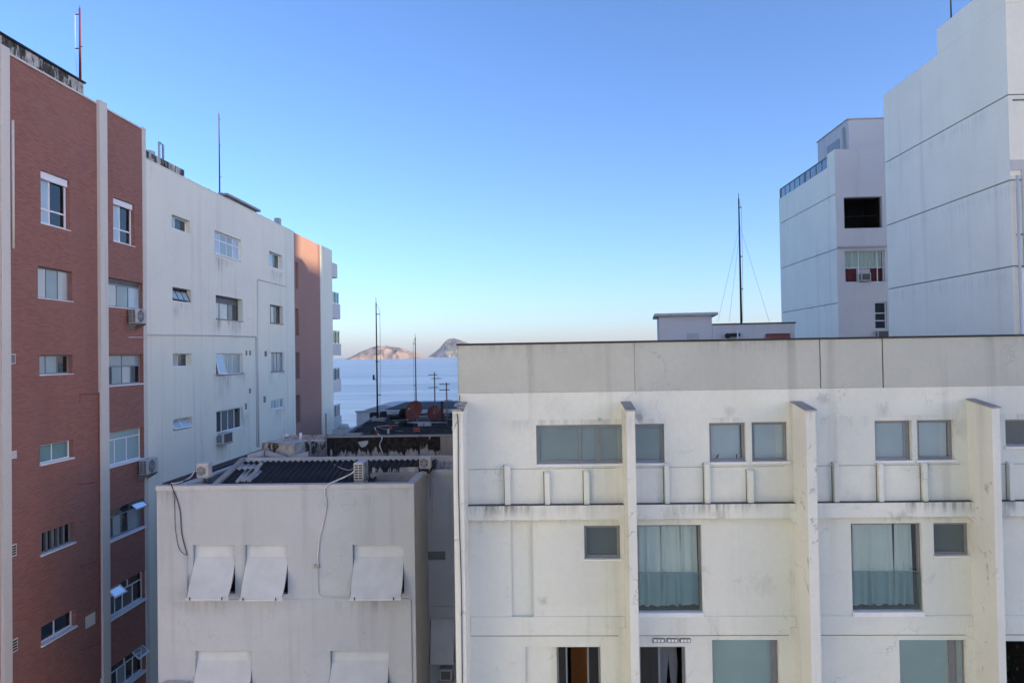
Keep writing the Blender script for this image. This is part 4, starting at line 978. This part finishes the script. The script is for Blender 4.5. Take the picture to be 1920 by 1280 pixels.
# body
YB = 42.0; ZR = ZTOP - 1.15
mb = MB()
mb.quad((X0, 18.5, 0), (X0, YB, 0), (X0, YB, ZTOP), (X0, 18.5, ZTOP)); mb.quad((X1, 18.5, 0), (X1, YB, 0), (X1, YB, ZTOP), (X1, 18.5, ZTOP)); mb.quad((X0, YB, 0), (X1, YB, 0), (X1, YB, ZR + .3), (X0, YB, ZR + .3))
mb.build('back_wall', M['city'], RW)
mb = MB(); mb.quad((X0, 18.8, ZR), (X1, 18.8, ZR), (X1, YB, ZR), (X0, YB, ZR)); mb.build('roof_deck', M['concrete'], RW)
js = [X0] + [FR_R.px(x, 690)[0] for x in (1190, 1538.5, 1656)] + [X1]; gp_ = (.004, .012, .016)
for i in range(len(js) - 1):
    a = js[i] + (gp_[i - 1] if i else 0); b = js[i + 1] - (gp_[i] if i < 3 else 0)
    mb = MB(); mb.box(FR_R, a, b, ZPAR, ZTOP, -.25, -.012); mb.build('parapet_panel', M['parapet'], RW, bevel=.006)
mb = MB(); mb.box(FR_R, X0 + .05, X1 - .05, ZPAR, ZTOP - .01, -.24, -.06); mb.build('parapet_core', M['groove'], RW)
mb = MB(); mb.box(FR_R, X0 - .03, X1, ZTOP + .001, ZTOP + .045, -.3, .03); mb.build('coping', M['blackcap'], RW, bevel=.01)
# fins
fx = []
for (xa, xb, yt) in ((848.5, 868, 771), (1174.5, 1191, 770), (1511, 1530, 770), (1860, 1875, 765)):
    u0 = FR_R.px(xa, yt + 30, 1.0)[0]; u1 = FR_R.px(xb, yt + 30, 1.0)[0]; zt = FR_R.px((xa + xb) / 2, yt, 1.0)[1]; fx.append((u0, u1, zt))
    mb = MB(); mb.prism([FR_R.P(u0, 0, -.05), FR_R.P(u0, 0, 1.0), FR_R.P(u0, zt, 1.0), FR_R.P(u0, zt + .13, -.05)], FR_R.U * (u1 - u0)); f_ = mb.build('fin', M['fin'], RW, bevel=.012)
    mb = MB(); mb.prism([FR_R.P(u0 - .02, zt + .004, 1.03), FR_R.P(u1 + .02, zt + .004, 1.03), FR_R.P(u1 + .02, zt + .135, 0.02), FR_R.P(u0 - .02, zt + .135, .02)], (0, 0, .03)); mb.build('fin_capping', M['concrete'] if xa > 900 else M['old'], f_)
# beam with posts between the fins
spans = [(fx[0][1], fx[1][0]), (fx[1][1], fx[2][0]), (fx[2][1], fx[3][0]), (fx[3][1], X1)]
for (a, b) in spans:
    mb = MB(); mb.box(FR_R, a, b, ZBEAM, ZLEDGE, -.02, .23); bm_ = mb.build('beam', M['cream'], RW, bevel=.012)
    mb = MB(); mb.box(FR_R, a + .01, b - .01, ZLEDGE, ZLEDGE + .004, .0, .215); mb.build('ledge_grime', M['soot'], bm_)
    mb = MB(); mb.box(FR_R, a, b, ZB2, ZB2 + .46, -.02, .045); mb.build('beam', M['cream'], RW, bevel=.02)
    mb = MB(); mb.box(FR_R, a, b, ZLINE - .012, ZLINE + .012, -.01, .018); mb.build('drip_moulding', M['cream'], RW)
    for zz, w_, h_, mt in ((ZBEAM, .012, .014, 'joint_shade'), (ZB2, .012, .022, 'joint_shade'), (ZLINE - .012, .006, .014, 'joint_shade')):
        mb = MB(); mb.box(FR_R, a + .02, b - .18, zz - h_, zz - .001, -.004, w_); mb.build('joint_shade_line', M[mt], RW)  # dark joint strips under the beams, with their shadow line put into the colour
    if b < X1:
        for zz, h_ in ((ZBEAM, .16), (ZB2, .16)):
            mb = MB(); mb.prism([FR_R.P(b - .16, zz, -.02), FR_R.P(b, zz - h_, -.02), FR_R.P(b, zz + .2, -.02), FR_R.P(b - .16, zz + .2, -.02)], FR_R.N * (.27 if zz == ZBEAM else .09)); mb.build('haunch', M['cream'], RW)
for (xa, xb, yt) in ((946, 957, 871), (1021, 1031, 884), (1095, 1105.5, 882), (1246.8, 1256, 869), (1322, 1332.5, 867), (1403, 1414, 880), (1565, 1574, 866), (1649, 1658, 867), (1732, 1741, 867), (1894, 1903, 866)):
    w1 = .13; u0 = FR_R.px(xa, 915, w1)[0]; u1 = FR_R.px(xb, 915, w1)[0]; zt = FR_R.px(xa, yt, w1)[1]
    mb = MB(); mb.prism([FR_R.P(u0, ZLEDGE, -.01), FR_R.P(u0, ZLEDGE, w1 - .003), FR_R.P(u0, zt - .05, w1 - .003), FR_R.P(u0, zt, w1 - .06), FR_R.P(u0, zt, -.01)], FR_R.U * (u1 - u0)); p_ = mb.build('post', M['cream'], RW, bevel=.012)
    mb = MB(); mb.box(FR_R, u0 - .024, u0 - .002, ZLEDGE + .005, zt - .01, -.004, .006); mb.build('joint_shade_line', M['joint_shade'], p_)  # dark joint strip that also paints in the post's shaded left edge
# windows
def rwin(k, **kw):
    kw.setdefault('depth', dep.get(k, .14) - .02); return window(RW, FR_R, tuple(r_[k]), **kw)
def blind(wo, r, w, mat, gap=(.0, .0)):
    mb = MB(); mb.box(FR_R, r[0] + .03 + gap[0], r[1] - .03 - gap[1], r[2] + .02, r[3] - .02, w - .01, w); mb.build('blind', M[mat], wo)
M['blind_g'] = simple('grey_roller_blind', (.52, .60, .56), .85, var=.14, scale=1.2)
M['blind_b'] = simple('pale_blue_roller_blind', (.80, .88, .88), .85, var=.14, scale=1.2)
M['blind_t'] = simple('pale_teal_roller_blind', (.58, .74, .67), .85, var=.12, scale=1.0)
M['glass_s'] = glass_mat('mirroring_window_glass', (.93, .96, .96), refl=1.5, wob=.3)
u0, u1, v0, v1 = r_['w1']
sl_ = (.05, .05, 'sill')
w = rwin('w1', depth=.10, fw=.075, mull=(.335, .482, .497), panes=('glass_s', 'glass_s', 'black', 'glass_s'), sill=sl_); blind(w, r_['w1'], -.19, 'blind_g')
for k, m_ in (('w2', 'frost_b'), ('w3', 'frost_b'), ('w4', 'frost_b'), ('w5', 'frost_b')):
    w = rwin(k, fw=.07, panes=('glass_s',), sill=sl_); blind(w, r_[k], -.20, 'blind_b', (.0, .06 if k in ('w2', 'w5') else .0))
    if k == 'w2':
        a, b, c, d = r_[k]
        for q, t_ in ((.22, .05), (.78, .0)):
            mb = MB(); uu = a + (b - a) * q; mb.tube([FR_R.P(uu, c + .075, -.14), FR_R.P(uu + t_, c + .17, -.14)], .012, 5); mb.build('catch', M['black'], w)
rwin('w6', fw=.05, panes=('frost_d',), sill=sl_)
rwin('s1', fw=.07, panes=('frost_d',), sill=(.05, .04, 'sill')); rwin('s2', fw=.07, panes=('frost_d',), sill=(.05, .04, 'sill'))
for k, sp in (('c1', ((.04, .39, 3), (.405, .70, 3), (.715, .965, 2))), ('c2', ((.08, .65, 5), (.69, .93, 3)))):
    a, b, c, d = r_[k]; w = rwin(k, depth=.1, fw=.05, mull=(), panes=('glass',), room='darkroom', rd=2.2, label='tall window with pale curtains and a green glass guard')
    for i, (s0, s1, n) in enumerate(sp): curtain(w, FR_R, a + (b - a) * s0, a + (b - a) * s1, c + .14, d - .04, -.26 - (.03 * i), folds=n, amp=.065, flare=(.05 if k == 'c1' else .06), seed=i + (3 if k == 'c2' else 0))
    mb = MB(); zz = FR_R.px(1255, 1074)[1]; mb.box(FR_R, a + .01, b - .03, c + .10, zz, -.06, -.048); mb.build('guard_pane', M['guard'], w)
    mb = MB(); mb.box(FR_R, a + .008, b - .028, zz, zz + .012, -.062, -.046); mb.build('guard_rail', M['alu'], w)
    mb = MB(); mb.box(FR_R, a - .01, b + .01, c - .05, c + .06, -.18, .05); mb.build('sill', M['sill'], w, bevel=.01)
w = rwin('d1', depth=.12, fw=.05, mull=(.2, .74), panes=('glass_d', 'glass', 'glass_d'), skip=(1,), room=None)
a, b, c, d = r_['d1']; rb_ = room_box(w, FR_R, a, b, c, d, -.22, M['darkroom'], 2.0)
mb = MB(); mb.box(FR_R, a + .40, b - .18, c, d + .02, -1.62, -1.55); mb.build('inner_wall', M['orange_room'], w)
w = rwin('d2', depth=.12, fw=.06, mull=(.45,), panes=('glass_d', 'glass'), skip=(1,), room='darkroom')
w = rwin('f1', depth=.12, fw=.03, mull=(.93,), trans=(.485,), topmull=(.93,), panes=('glass_s', 'alu', 'glass_s', 'alu')); blind(w, r_['f1'], -.20, 'blind_t')
w = rwin('f2', depth=.12, fw=.03, mull=(.80, .9), trans=(.485,), topmull=(.80, .9), panes=('glass_s', 'alu', 'frost_a', 'glass_s', 'alu', 'frost_a')); blind(w, r_['f2'], -.20, 'blind_t')
w = rwin('dk', depth=.28, fw=.03, panes=('glass',), skip=(0,), room='darkroom')
for xa, xb in ((1223.5, 1246), (1250, 1271), (1274, 1294.5)):
    r = FR_R.rect(xa, 1195, xb, 1203); mb = MB(); mb.box(FR_R, *r, -.01, .05); vv = mb.build('wall_vent', M['louvre'], RW, bevel=.006)
    for k in range(3):
        mb = MB(); q = r[0] + (r[1] - r[0]) * (.1 + .3 * k); mb.box(FR_R, q, q + .06, r[2] + .02, r[3] - .02, .051, .056); mb.build('vent_slot', M['sill'], vv)
# downpipe cable at the corner fin
cable('wall_cable', 'thin black cable running down the corner fin of the white facade', [FR_R.P(*FR_R.px(x, y, 1.02), 1.02) for x, y in ((857, 775), (859, 800), (859.5, 900), (862, 1000), (865, 1100), (867, 1290))], .012, 'cable_b')
cable('wall_cable', 'short black wire stub on the corner of the grey parapet', [FR_R.P(*FR_R.px(x, y, .02), .02) for x, y in ((862, 740), (862, 752), (866, 760), (863, 768))], .010, 'cable_b')
# clothes drying inside
def trousers(label, u, v, wd, h, mat, w):
    p = [(0, 0), (wd, 0), (wd * 1.08, -h * .45), (wd * .98, -h), (wd * .66, -h * .98), (wd * .52, -h * .35), (wd * .36, -h), (wd * .04, -h * .97), (-wd * .06, -h * .4)]
    mb = MB(); mb.prism([FR_R.P(u + a, v + b, w) for a, b in p], FR_R.N * .05)
    return tag(mb.build('hanging_trousers', M[mat], None, bevel=.015), label, 'trousers')
a, b, c, d = r_['d2']
trousers('pale grey trousers drying behind the open sliding door', a + (b - a) * .52, d - .06, .42, 1.25, 'alu', -.6)
trousers('dark grey trousers drying behind the shut door pane', a + (b - a) * .12, d - .06, .40, 1.2, 'denim', -.5)
mb = MB(); mb.tube([FR_R.P(a - .24, d - .06, -.57), FR_R.P(b + .24, d - .06, -.57)], .012, 5); tag(mb.build('clothes_rod', M['metal'], None), 'metal rod carrying the trousers behind the sliding door', 'rod')
# plant in the dark opening
a, b, c, d = r_['dk']; pt_ = thing('potted_plant', 'leafy dark green plant inside the black opening of the white facade', 'plant', FR_R.P(a + .35, c, -.7))
mb = MB(); mb.tube([FR_R.P(a + .35, c, -.7), FR_R.P(a + .35, c + .3, -.7)], .14, 12, .18); mb.build('pot', M['redpaint'], pt_)
mb = MB(); rnd = random.Random(4); mb.tube([FR_R.P(a + .35, c + .3, -.7), FR_R.P(a + .37, c + 1.7, -.65)], .02, 6, .008); mb.build('stem', M['leaf'], pt_)
mb = MB()
for k in range(150):
    p = FR_R.P(a + .36 + rnd.gauss(0, .15), c + rnd.uniform(.6, 1.85), -.66 + rnd.gauss(0, .12)); d1 = Vector((rnd.gauss(0, 1), rnd.gauss(0, 1), rnd.gauss(0, .6))).normalized(); d2 = d1.cross(Vector((rnd.random(), .3, 1))).normalized()
    mb.quad(p, p + d1 * .06 + d2 * .025, p + d1 * .14, p + d1 * .06 - d2 * .025)
mb.build('leaves', M['leaf'], pt_)

# machine room and rear roof wall on the same roof
ang = R(-7.0)
pm = at_y(1236, 620, 34.5)
fm_ = Fr((pm.x, 34.5, 0), (math.cos(ang), math.sin(ang), 0), (math.sin(ang), -math.cos(ang), 0))
um = fm_.px(1335, 610)[0]; ue = fm_.px(1491, 620)[0]; zs = z_of(fm_, 1290, 592); zl = z_of(fm_, 1420, 607)
mb = MB(); mb.box(fm_, 0, um, ZR, zs, -2.8, 0); mr = mb.build('machine_room', M['white_f'], RW, bevel=.02)
mb = MB(); mb.box(fm_, -.2, um + .26, zs, zs + .13, -3.05, .22); mb.build('roof_slab', M['cap'], mr, bevel=.015)
mb = MB(); mb.box(fm_, *fm_.rect(1288, 624.5, 1311, 640), 0, .02); mb.build('hatch', M['cap'], mr)
mb = MB(); mb.box(fm_, um + .003, ue, ZR, zl, -2.4, -.05); rl = mb.build('tank_room', M['white_f'], RW, bevel=.02)
mb = MB(); mb.box(fm_, um + .02, ue + .05, zl, zl + .05, -2.45, 0); mb.build('roof_capping', M['blackcap'], rl)
r = fm_.rect(1436, 627, 1481, 645); mb = MB(); mb.box(fm_, *r, -.06, .1); cb = mb.build('cabinet', M['redpaint'], rl)
mb = MB(); mb.box(fm_, r[0], r[1], r[3], r[3] + .03, -.06, .14); mb.build('cabinet_lid', M['darkmetal'], cb)
r = fm_.rect(1358, 625, 1387, 634)
t = thing('rooftop_speaker', 'black horn and box fixed to the wall behind the long parapet', 'speaker', fm_.P(r[0], r[2], .1))
mb = MB(); mb.tube([fm_.P(r[0] + .1, (r[2] + r[3]) / 2, -.05), fm_.P(r[0] + .1, (r[2] + r[3]) / 2, .3)], .07, 12, .12); mb.build('horn', M['black'], t, smooth=True)
mb = MB(); mb.box(fm_, r[0] + .22, r[1], r[2] + .08, r[3], -.05, .2); mb.build('box', M['black'], t, bevel=.01)
mb = MB(); mb.tube([fm_.P(r[0] + .55, r[2] - .1, .26), fm_.P(r[0] + .55, r[3] + .12, .26)], .03, 6); mb.build('rod', M['whiteframe'], t)
a = at_y(1385, 372, 36.2); bse = (a.x, 36.2, zl - .1); top = (a.x, 36.2, a.z)
gm = mast('very tall thin guyed lightning rod above the long grey parapet', bse, top, .055, 'darkmetal', .12, ((.93, .12), (.3, .12), (.55, .12)), .25)
for (f_, px_, py_) in ((.78, 1346, 603), (.72, 1367, 604), (.8, 1443, 605)):
    mb = MB(); mb.tube([Vector(bse).lerp(Vector(top), f_), at_y(px_, py_, 35.4)], .006, 4); mb.build('guy_wire', M['metal'], gm)

# ================================================================== tall blue-white block on the right
TB = thing('tall_block', 'tall windowless blue white block with horizontal wall joints', 'building', (22, 30, 0))
ty0 = FR_T.px(1896, 400)[0]; ty1 = FR_T.px(1661.5, 400)[0]; tys = FR_T.px(1757, 80)[0]
gr = [CZ - 3.1, CZ - .2, CZ + 2.70, CZ + 5.62, CZ + 8.52]; zt1 = z_of(FR_T, 1700, 146); zt2 = z_of(FR_T, 1757, 55)
mb = MB(); mb.wbox(16.04, 18.46, ty0 + .04, ty1 - .04, 0, zt1 - .1); mb.build('core_wall', M['groove'], TB)
lv = [0] + gr + [zt1]
for i in range(len(lv) - 1):
    mb = MB(); mb.wbox(16, 18.5, ty0, ty1, lv[i] + (.02 if i else 0), lv[i + 1] - (.02 if i < len(lv) - 2 else 0)); mb.build('wall_panel', M['white_t'], TB, bevel=.012)
mb = MB(); mb.wbox(16, 18.5, ty0, tys, zt1 + .003, zt2); mb.build('upper_wall', M['white_t'], TB, bevel=.012)
mb = MB(); mb.wbox(18.503, 28, ty0 + .01, ty0 + 2, 0, zt2 - .01); mb.build('rear_wing', M['white_t'], TB, bevel=.012)
fT = Fr((0, ty0, 0), (1, 0, 0), (0, -1, 0))
for y in (188, 440, 500, 840):
    zz = z_of(fT, 1905, y); mb = MB(); mb.box(fT, 16.15, 27, zz - .025, zz + .025, -.01, .03); mb.build('string_moulding', M['groove'], TB)
zz = z_of(fT, 1905, 300); mb = MB(); mb.box(fT, 16.02, 27, zz - .35, zz, -.01, .05); mb.build('band', M['white_f'], TB, bevel=.01)
q = fT.px(1901, 330); mb = MB(); mb.tube([fT.P(q[0] + .05, q[1], .1), fT.P(q[0] + .05, 0, .1)], .05, 8); mb.build('rain_pipe', M['white_f'], TB, smooth=True)
mb = MB(); q = fT.rect(1903, 318, 1950, 500); mb.box(fT, q[0] + .2, q[1], q[2], q[3], -.01, .06); mb.build('raised_panel', M['white_f'], TB, bevel=.012)
a = at_y(1769, 50, 29.2); mast('thin rod on top of the tall blue white block', (a.x + .3, 29.2, zt2 - .02), (a.x + .3, 29.2, zt2 + 2.2), .03, 'darkmetal')

# ================================================================== far white block with roof railing
FW = thing('far_white_block', 'white block with a roof terrace railing behind the tall block', 'building', (20, 45, 0))
fy0 = FR_T.px(1568.5, 450)[0]; fy1 = FR_T.px(1462, 450)[0]; zp = CZ + 10.0; zpp = CZ + 10.74; fyp = FR_T.px(1551, 320)[0]
FF = Fr((0, fy0, 0), (1, 0, 0), (0, -1, 0))
o1 = FF.rect(1582, 370, 1655, 427); o2 = FF.rect(1584, 470.5, 1660, 528.5); o3 = FF.rect(1640, 566, 1664, 617)
mb = MB(); wall_mesh(mb, FF, 16.003, 25, 0, zpp, [o1, o2, o3], .25); mb.build('front_wall', M['white_f'], FW)
mb = MB(); mb.wbox(16.05, 25, fy0 + 3.0, fy1 - .04, 0, zp - .05); mb.build('core_wall', M['groove'], FW)
mb = MB(); mb.wbox(16.05, 25, fy0 + .3, fy0 + 3.0, zp - .4, zp - .3); mb.quad((16.06, fy0 + .3, 0), (16.06, fy0 + 3, 0), (16.06, fy0 + 3, zp - .3), (16.06, fy0 + .3, zp - .3)); mb.build('core_wall', M['groove'], FW)
lv = [0, CZ - 3.4, CZ - .47, CZ + 2.46, CZ + 5.38, CZ + 8.34, zp]
for i in range(len(lv) - 1):
    mb = MB(); mb.wbox(16, 16.2, fy0 + .003, fy1, lv[i] + (.018 if i else 0), lv[i + 1] - (.018 if i < len(lv) - 2 else 0)); mb.build('wall_panel', M['white_t'], FW, bevel=.012)
mb = MB(); mb.wbox(16, 16.2, fy0 + .003, fyp, zp + .002, zpp); mb.build('corner_pier', M['white_t'], FW, bevel=.012)
mb = MB(); mb.wbox(16.2, 25, fy0 + .3, fy1, zp - .3, zp - .2); mb.build('terrace_deck', M['concrete'], FW)
zr_ = CZ + 10.68
mb = MB(); mb.wbox(16.07, 16.13, fyp, fy1 - .02, zr_ - .06, zr_); hr = mb.build('handrail', M['darkframe'], FW)
n = 9
for k in range(n + 1):
    y = fyp + .08 + (fy1 - fyp - .2) * k / n; th = .16 if k in (4, 9) else .025
    mb = MB(); mb.wbox(16.075, 16.125, y - th, y + th, zp + .002, zr_ - .06); mb.build('baluster', M['darkframe'] if th < .1 else M['louvre'], hr)
    if k < n:
        y2 = fyp + .08 + (fy1 - fyp - .2) * (k + 1) / n; mb = MB(); mb.wbox(16.095, 16.105, y + .04, y2 - .04, zp + .06, zr_ - .08); mb.build('guard_pane', M['glass'], hr)
# windows of the front wall
w = window(FW, FF, o1, depth=.2, fm='darkframe', fw=.05, panes=('glass_d',), skip=(0,), room='black')
mb = MB(); mb.tube([FF.P(o1[0] + .05, o1[2] + .75, -.6), FF.P(o1[1] - .05, o1[2] + .75, -.6)], .02, 5); mb.build('inner_rail', M['darkmetal'], w)
w = window(FW, FF, o2, depth=.15, fm='whiteframe', fw=.05, mull=(.36, .86), trans=(.46,), topmull=(.36, .86), panes=('glass',), skip=(0, 1, 2), room='darkroom')
u0, u1, v0, v1 = o2; vm = v0 + (v1 - v0) * .46
curtain(w, FF, u0 + .1, u1 - .05, vm, v1 - .05, -.3, folds=9, amp=.05, seed=5)
curtain(w, FF, u0 + .06, u1 - .06, v0 + .05, vm - .05, -.28, M['redcloth'], folds=12, amp=.03, name='lower_curtain', seed=6)
mb = MB(); mb.box(FF, u0 + (u1 - u0) * .32, u0 + (u1 - u0) * .66, v0 + .05, vm - .04, -.24, -.2); mb.build('infill_board', M['acwhite'], w)
ac_window('window air conditioner under striped curtains on the far white block', FF, u0 + (u1 - u0) * .38, u0 + (u1 - u0) * .62, v0 + .08, v0 + .5, -.3, .12)
zz = z_of(FF, 1610, 462); mb = MB(); mb.box(FF, 16.05, 24, zz - .06, zz + .03, -.01, .14); mb.build('window_hood', M['cap'], FW)
w = window(FW, FF, o3, depth=.12, fm='whiteframe', fw=.06, trans=(.3, .6), panes=('glass_d',), room='darkroom')
ac_window('small air conditioner under the slim window of the far white block', FF, o3[0], o3[1] - .05, o3[2] - .5, o3[2] - .06, -.02, .3)
# penthouse
pf = at_y(1590, 224, 43); pbY = 43 * 577 / 520
mb = MB(); mb.wbox(pf.x, 25, 43, pbY, zp - .2, pf.z); ph = mb.build('penthouse', M['white_f'], FW, bevel=.03)
mb = MB(); mb.wbox(pf.x - .06, 25, 42.94, pbY + .05, pf.z, pf.z + .06); mb.build('roof_capping', M['white_f'], ph)
fp = Fr((pf.x, 0, 0), (0, 1, 0), (-1, 0, 0))
a = fp.rect(1551, 276, 1575, 300); mb = MB(); mb.box(fp, a[0], a[1], zp - .1, a[3], -.01, .03); mb.build('terrace_door', M['alu'], ph)
q, z1 = fp.px(1583, 240); mb = MB(); mb.box(fp, q - .15, q + .1, zp, z1, .0, .12); mb.build('chimney', M['cap'], ph)

# ================================================================== rods on the left row of roofs
fo = Fr((-16.9, 0, 0), (0, 1, 0), (1, 0, 0))
u, zt = fo.px(149.5, 15); t = mast('red lightning rod on the flaking rooftop wall of the brick building', (-16.9, u, zroof_block + .06), (-16.9, u, zt), .05, 'redmetal', -.18, ((.92, -.18), (.5, -.18), (.52, .08), (.1, -.2)), .1, (.1, -.28))
u, zt = fo.px(410.5, 214); mast('slim dark red lightning rod on the stained white building', (-16.9, u, ztop_w - .8), (-16.9, u, zt), .045, 'redmetal', .0, ((.95, .08), (.7, .08), (.4, .1)), .15)

# ================================================================== unseen blocks added west of view to keep low sun off the street gap
def shade_caster(label, x0, x1, y0, y1, zt):
    t = thing('shade_block', label, 'building', ((x0 + x1) / 2, (y0 + y1) / 2, 0)); f = Fr((x0, 0, 0), (0, 1, 0), (-1, 0, 0)); ops = []
    nf = int(zt // 2.9); nc = max(1, int((y1 - y0) // 3.4))
    for i in range(nf):
        for j in range(nc):
            u = y0 + (y1 - y0) * (j + .5) / nc; ops.append((u - .7, u + .7, 2.9 * i + 1.0, 2.9 * i + 2.3))
    mb = MB(); wall_mesh(mb, f, y0, y1, 0, zt, ops, .2)
    P = [(x0, y0), (x1, y0), (x1, y1), (x0, y1)]
    for k in range(3): (a, b), (c, d) = P[k], P[k + 1]; mb.quad((a, b, 0), (c, d, 0), (c, d, zt), (a, b, zt))
    mb.quad(*[(a, b, zt) for a, b in P]); mb.build('wall', M['city'], t)
    mb = MB()
    for o in ops: mb.quad(*[f.P(u, v, -.19) for u, v in ((o[0], o[2]), (o[1], o[2]), (o[1], o[3]), (o[0], o[3]))])
    g = mb.build('window_glazing', M['frost_d'], t); g['kind'] = 'stuff'
TE = math.tan(R(SUN_EL))
shade_caster('tall added block out of view west of the tall blue white block, shading the street gap', 120, 134, -46, -21, CZ + 33)
shade_caster('lower added block between two taller ones out of view, letting a patch of sun past', 120, 134, -20.9, -9.8, CZ + 6.45 + 150 * TE)  # height set so a patch of sun clears it onto the brown wall
shade_caster('tall added block out of view west of the far white block, shading the street gap', 120, 134, -9.7, 14, CZ + 33)
EB = thing('bounce_block', 'pale sunlit block added out of view behind the camera to bounce warm light', 'building', (-28, -20, 0))
fE = Fr((-22, 0, 0), (0, 1, 0), (1, 0, 0)); ops = [(-62 + 3.6 * j, -62 + 3.6 * j + 1.5, 2.9 * i + 1.0, 2.9 * i + 2.3) for i in range(13) for j in range(20)]  # added pale wall that bounces warm sun onto the shaded facades
mb = MB(); wall_mesh(mb, fE, -64, 10, 0, 39, ops, .2); mb.quad((-22, 10, 0), (-36, 10, 0), (-36, 10, 39), (-22, 10, 39)); mb.quad((-22, -64, 39), (-36, -64, 39), (-36, 10, 39), (-22, 10, 39)); mb.build('wall', M['sill'], EB)
for o in ops:
    mb = MB(); mb.quad(*[fE.P(u, v, -.19) for u, v in ((o[0], o[2]), (o[1], o[2]), (o[1], o[3]), (o[0], o[3]))]); mb.build('pane', M['frost_d'], EB)

# ================================================================== sea haze
HZ = True
if HZ:
    mb = MB(); mb.wbox(-15000, 15000, -2000, 17000, SEA - 1.5, 260)
    o = mb.build('haze', M['asphalt']); o['kind'] = 'stuff'; o.data.materials.clear()
    m = bpy.data.materials.new('sea_air'); m.use_nodes = True; nt = m.node_tree; nt.nodes.remove(nt.nodes['Principled BSDF'])
    v = nt.nodes.new('ShaderNodeVolumePrincipled'); v.inputs['Color'].default_value = (.86, .90, 1, 1); v.inputs['Density'].default_value = 4.5e-5; v.inputs['Anisotropy'].default_value = .2
    nt.links.new(v.outputs[0], nt.nodes['Material Output'].inputs['Volume']); o.data.materials.append(m)
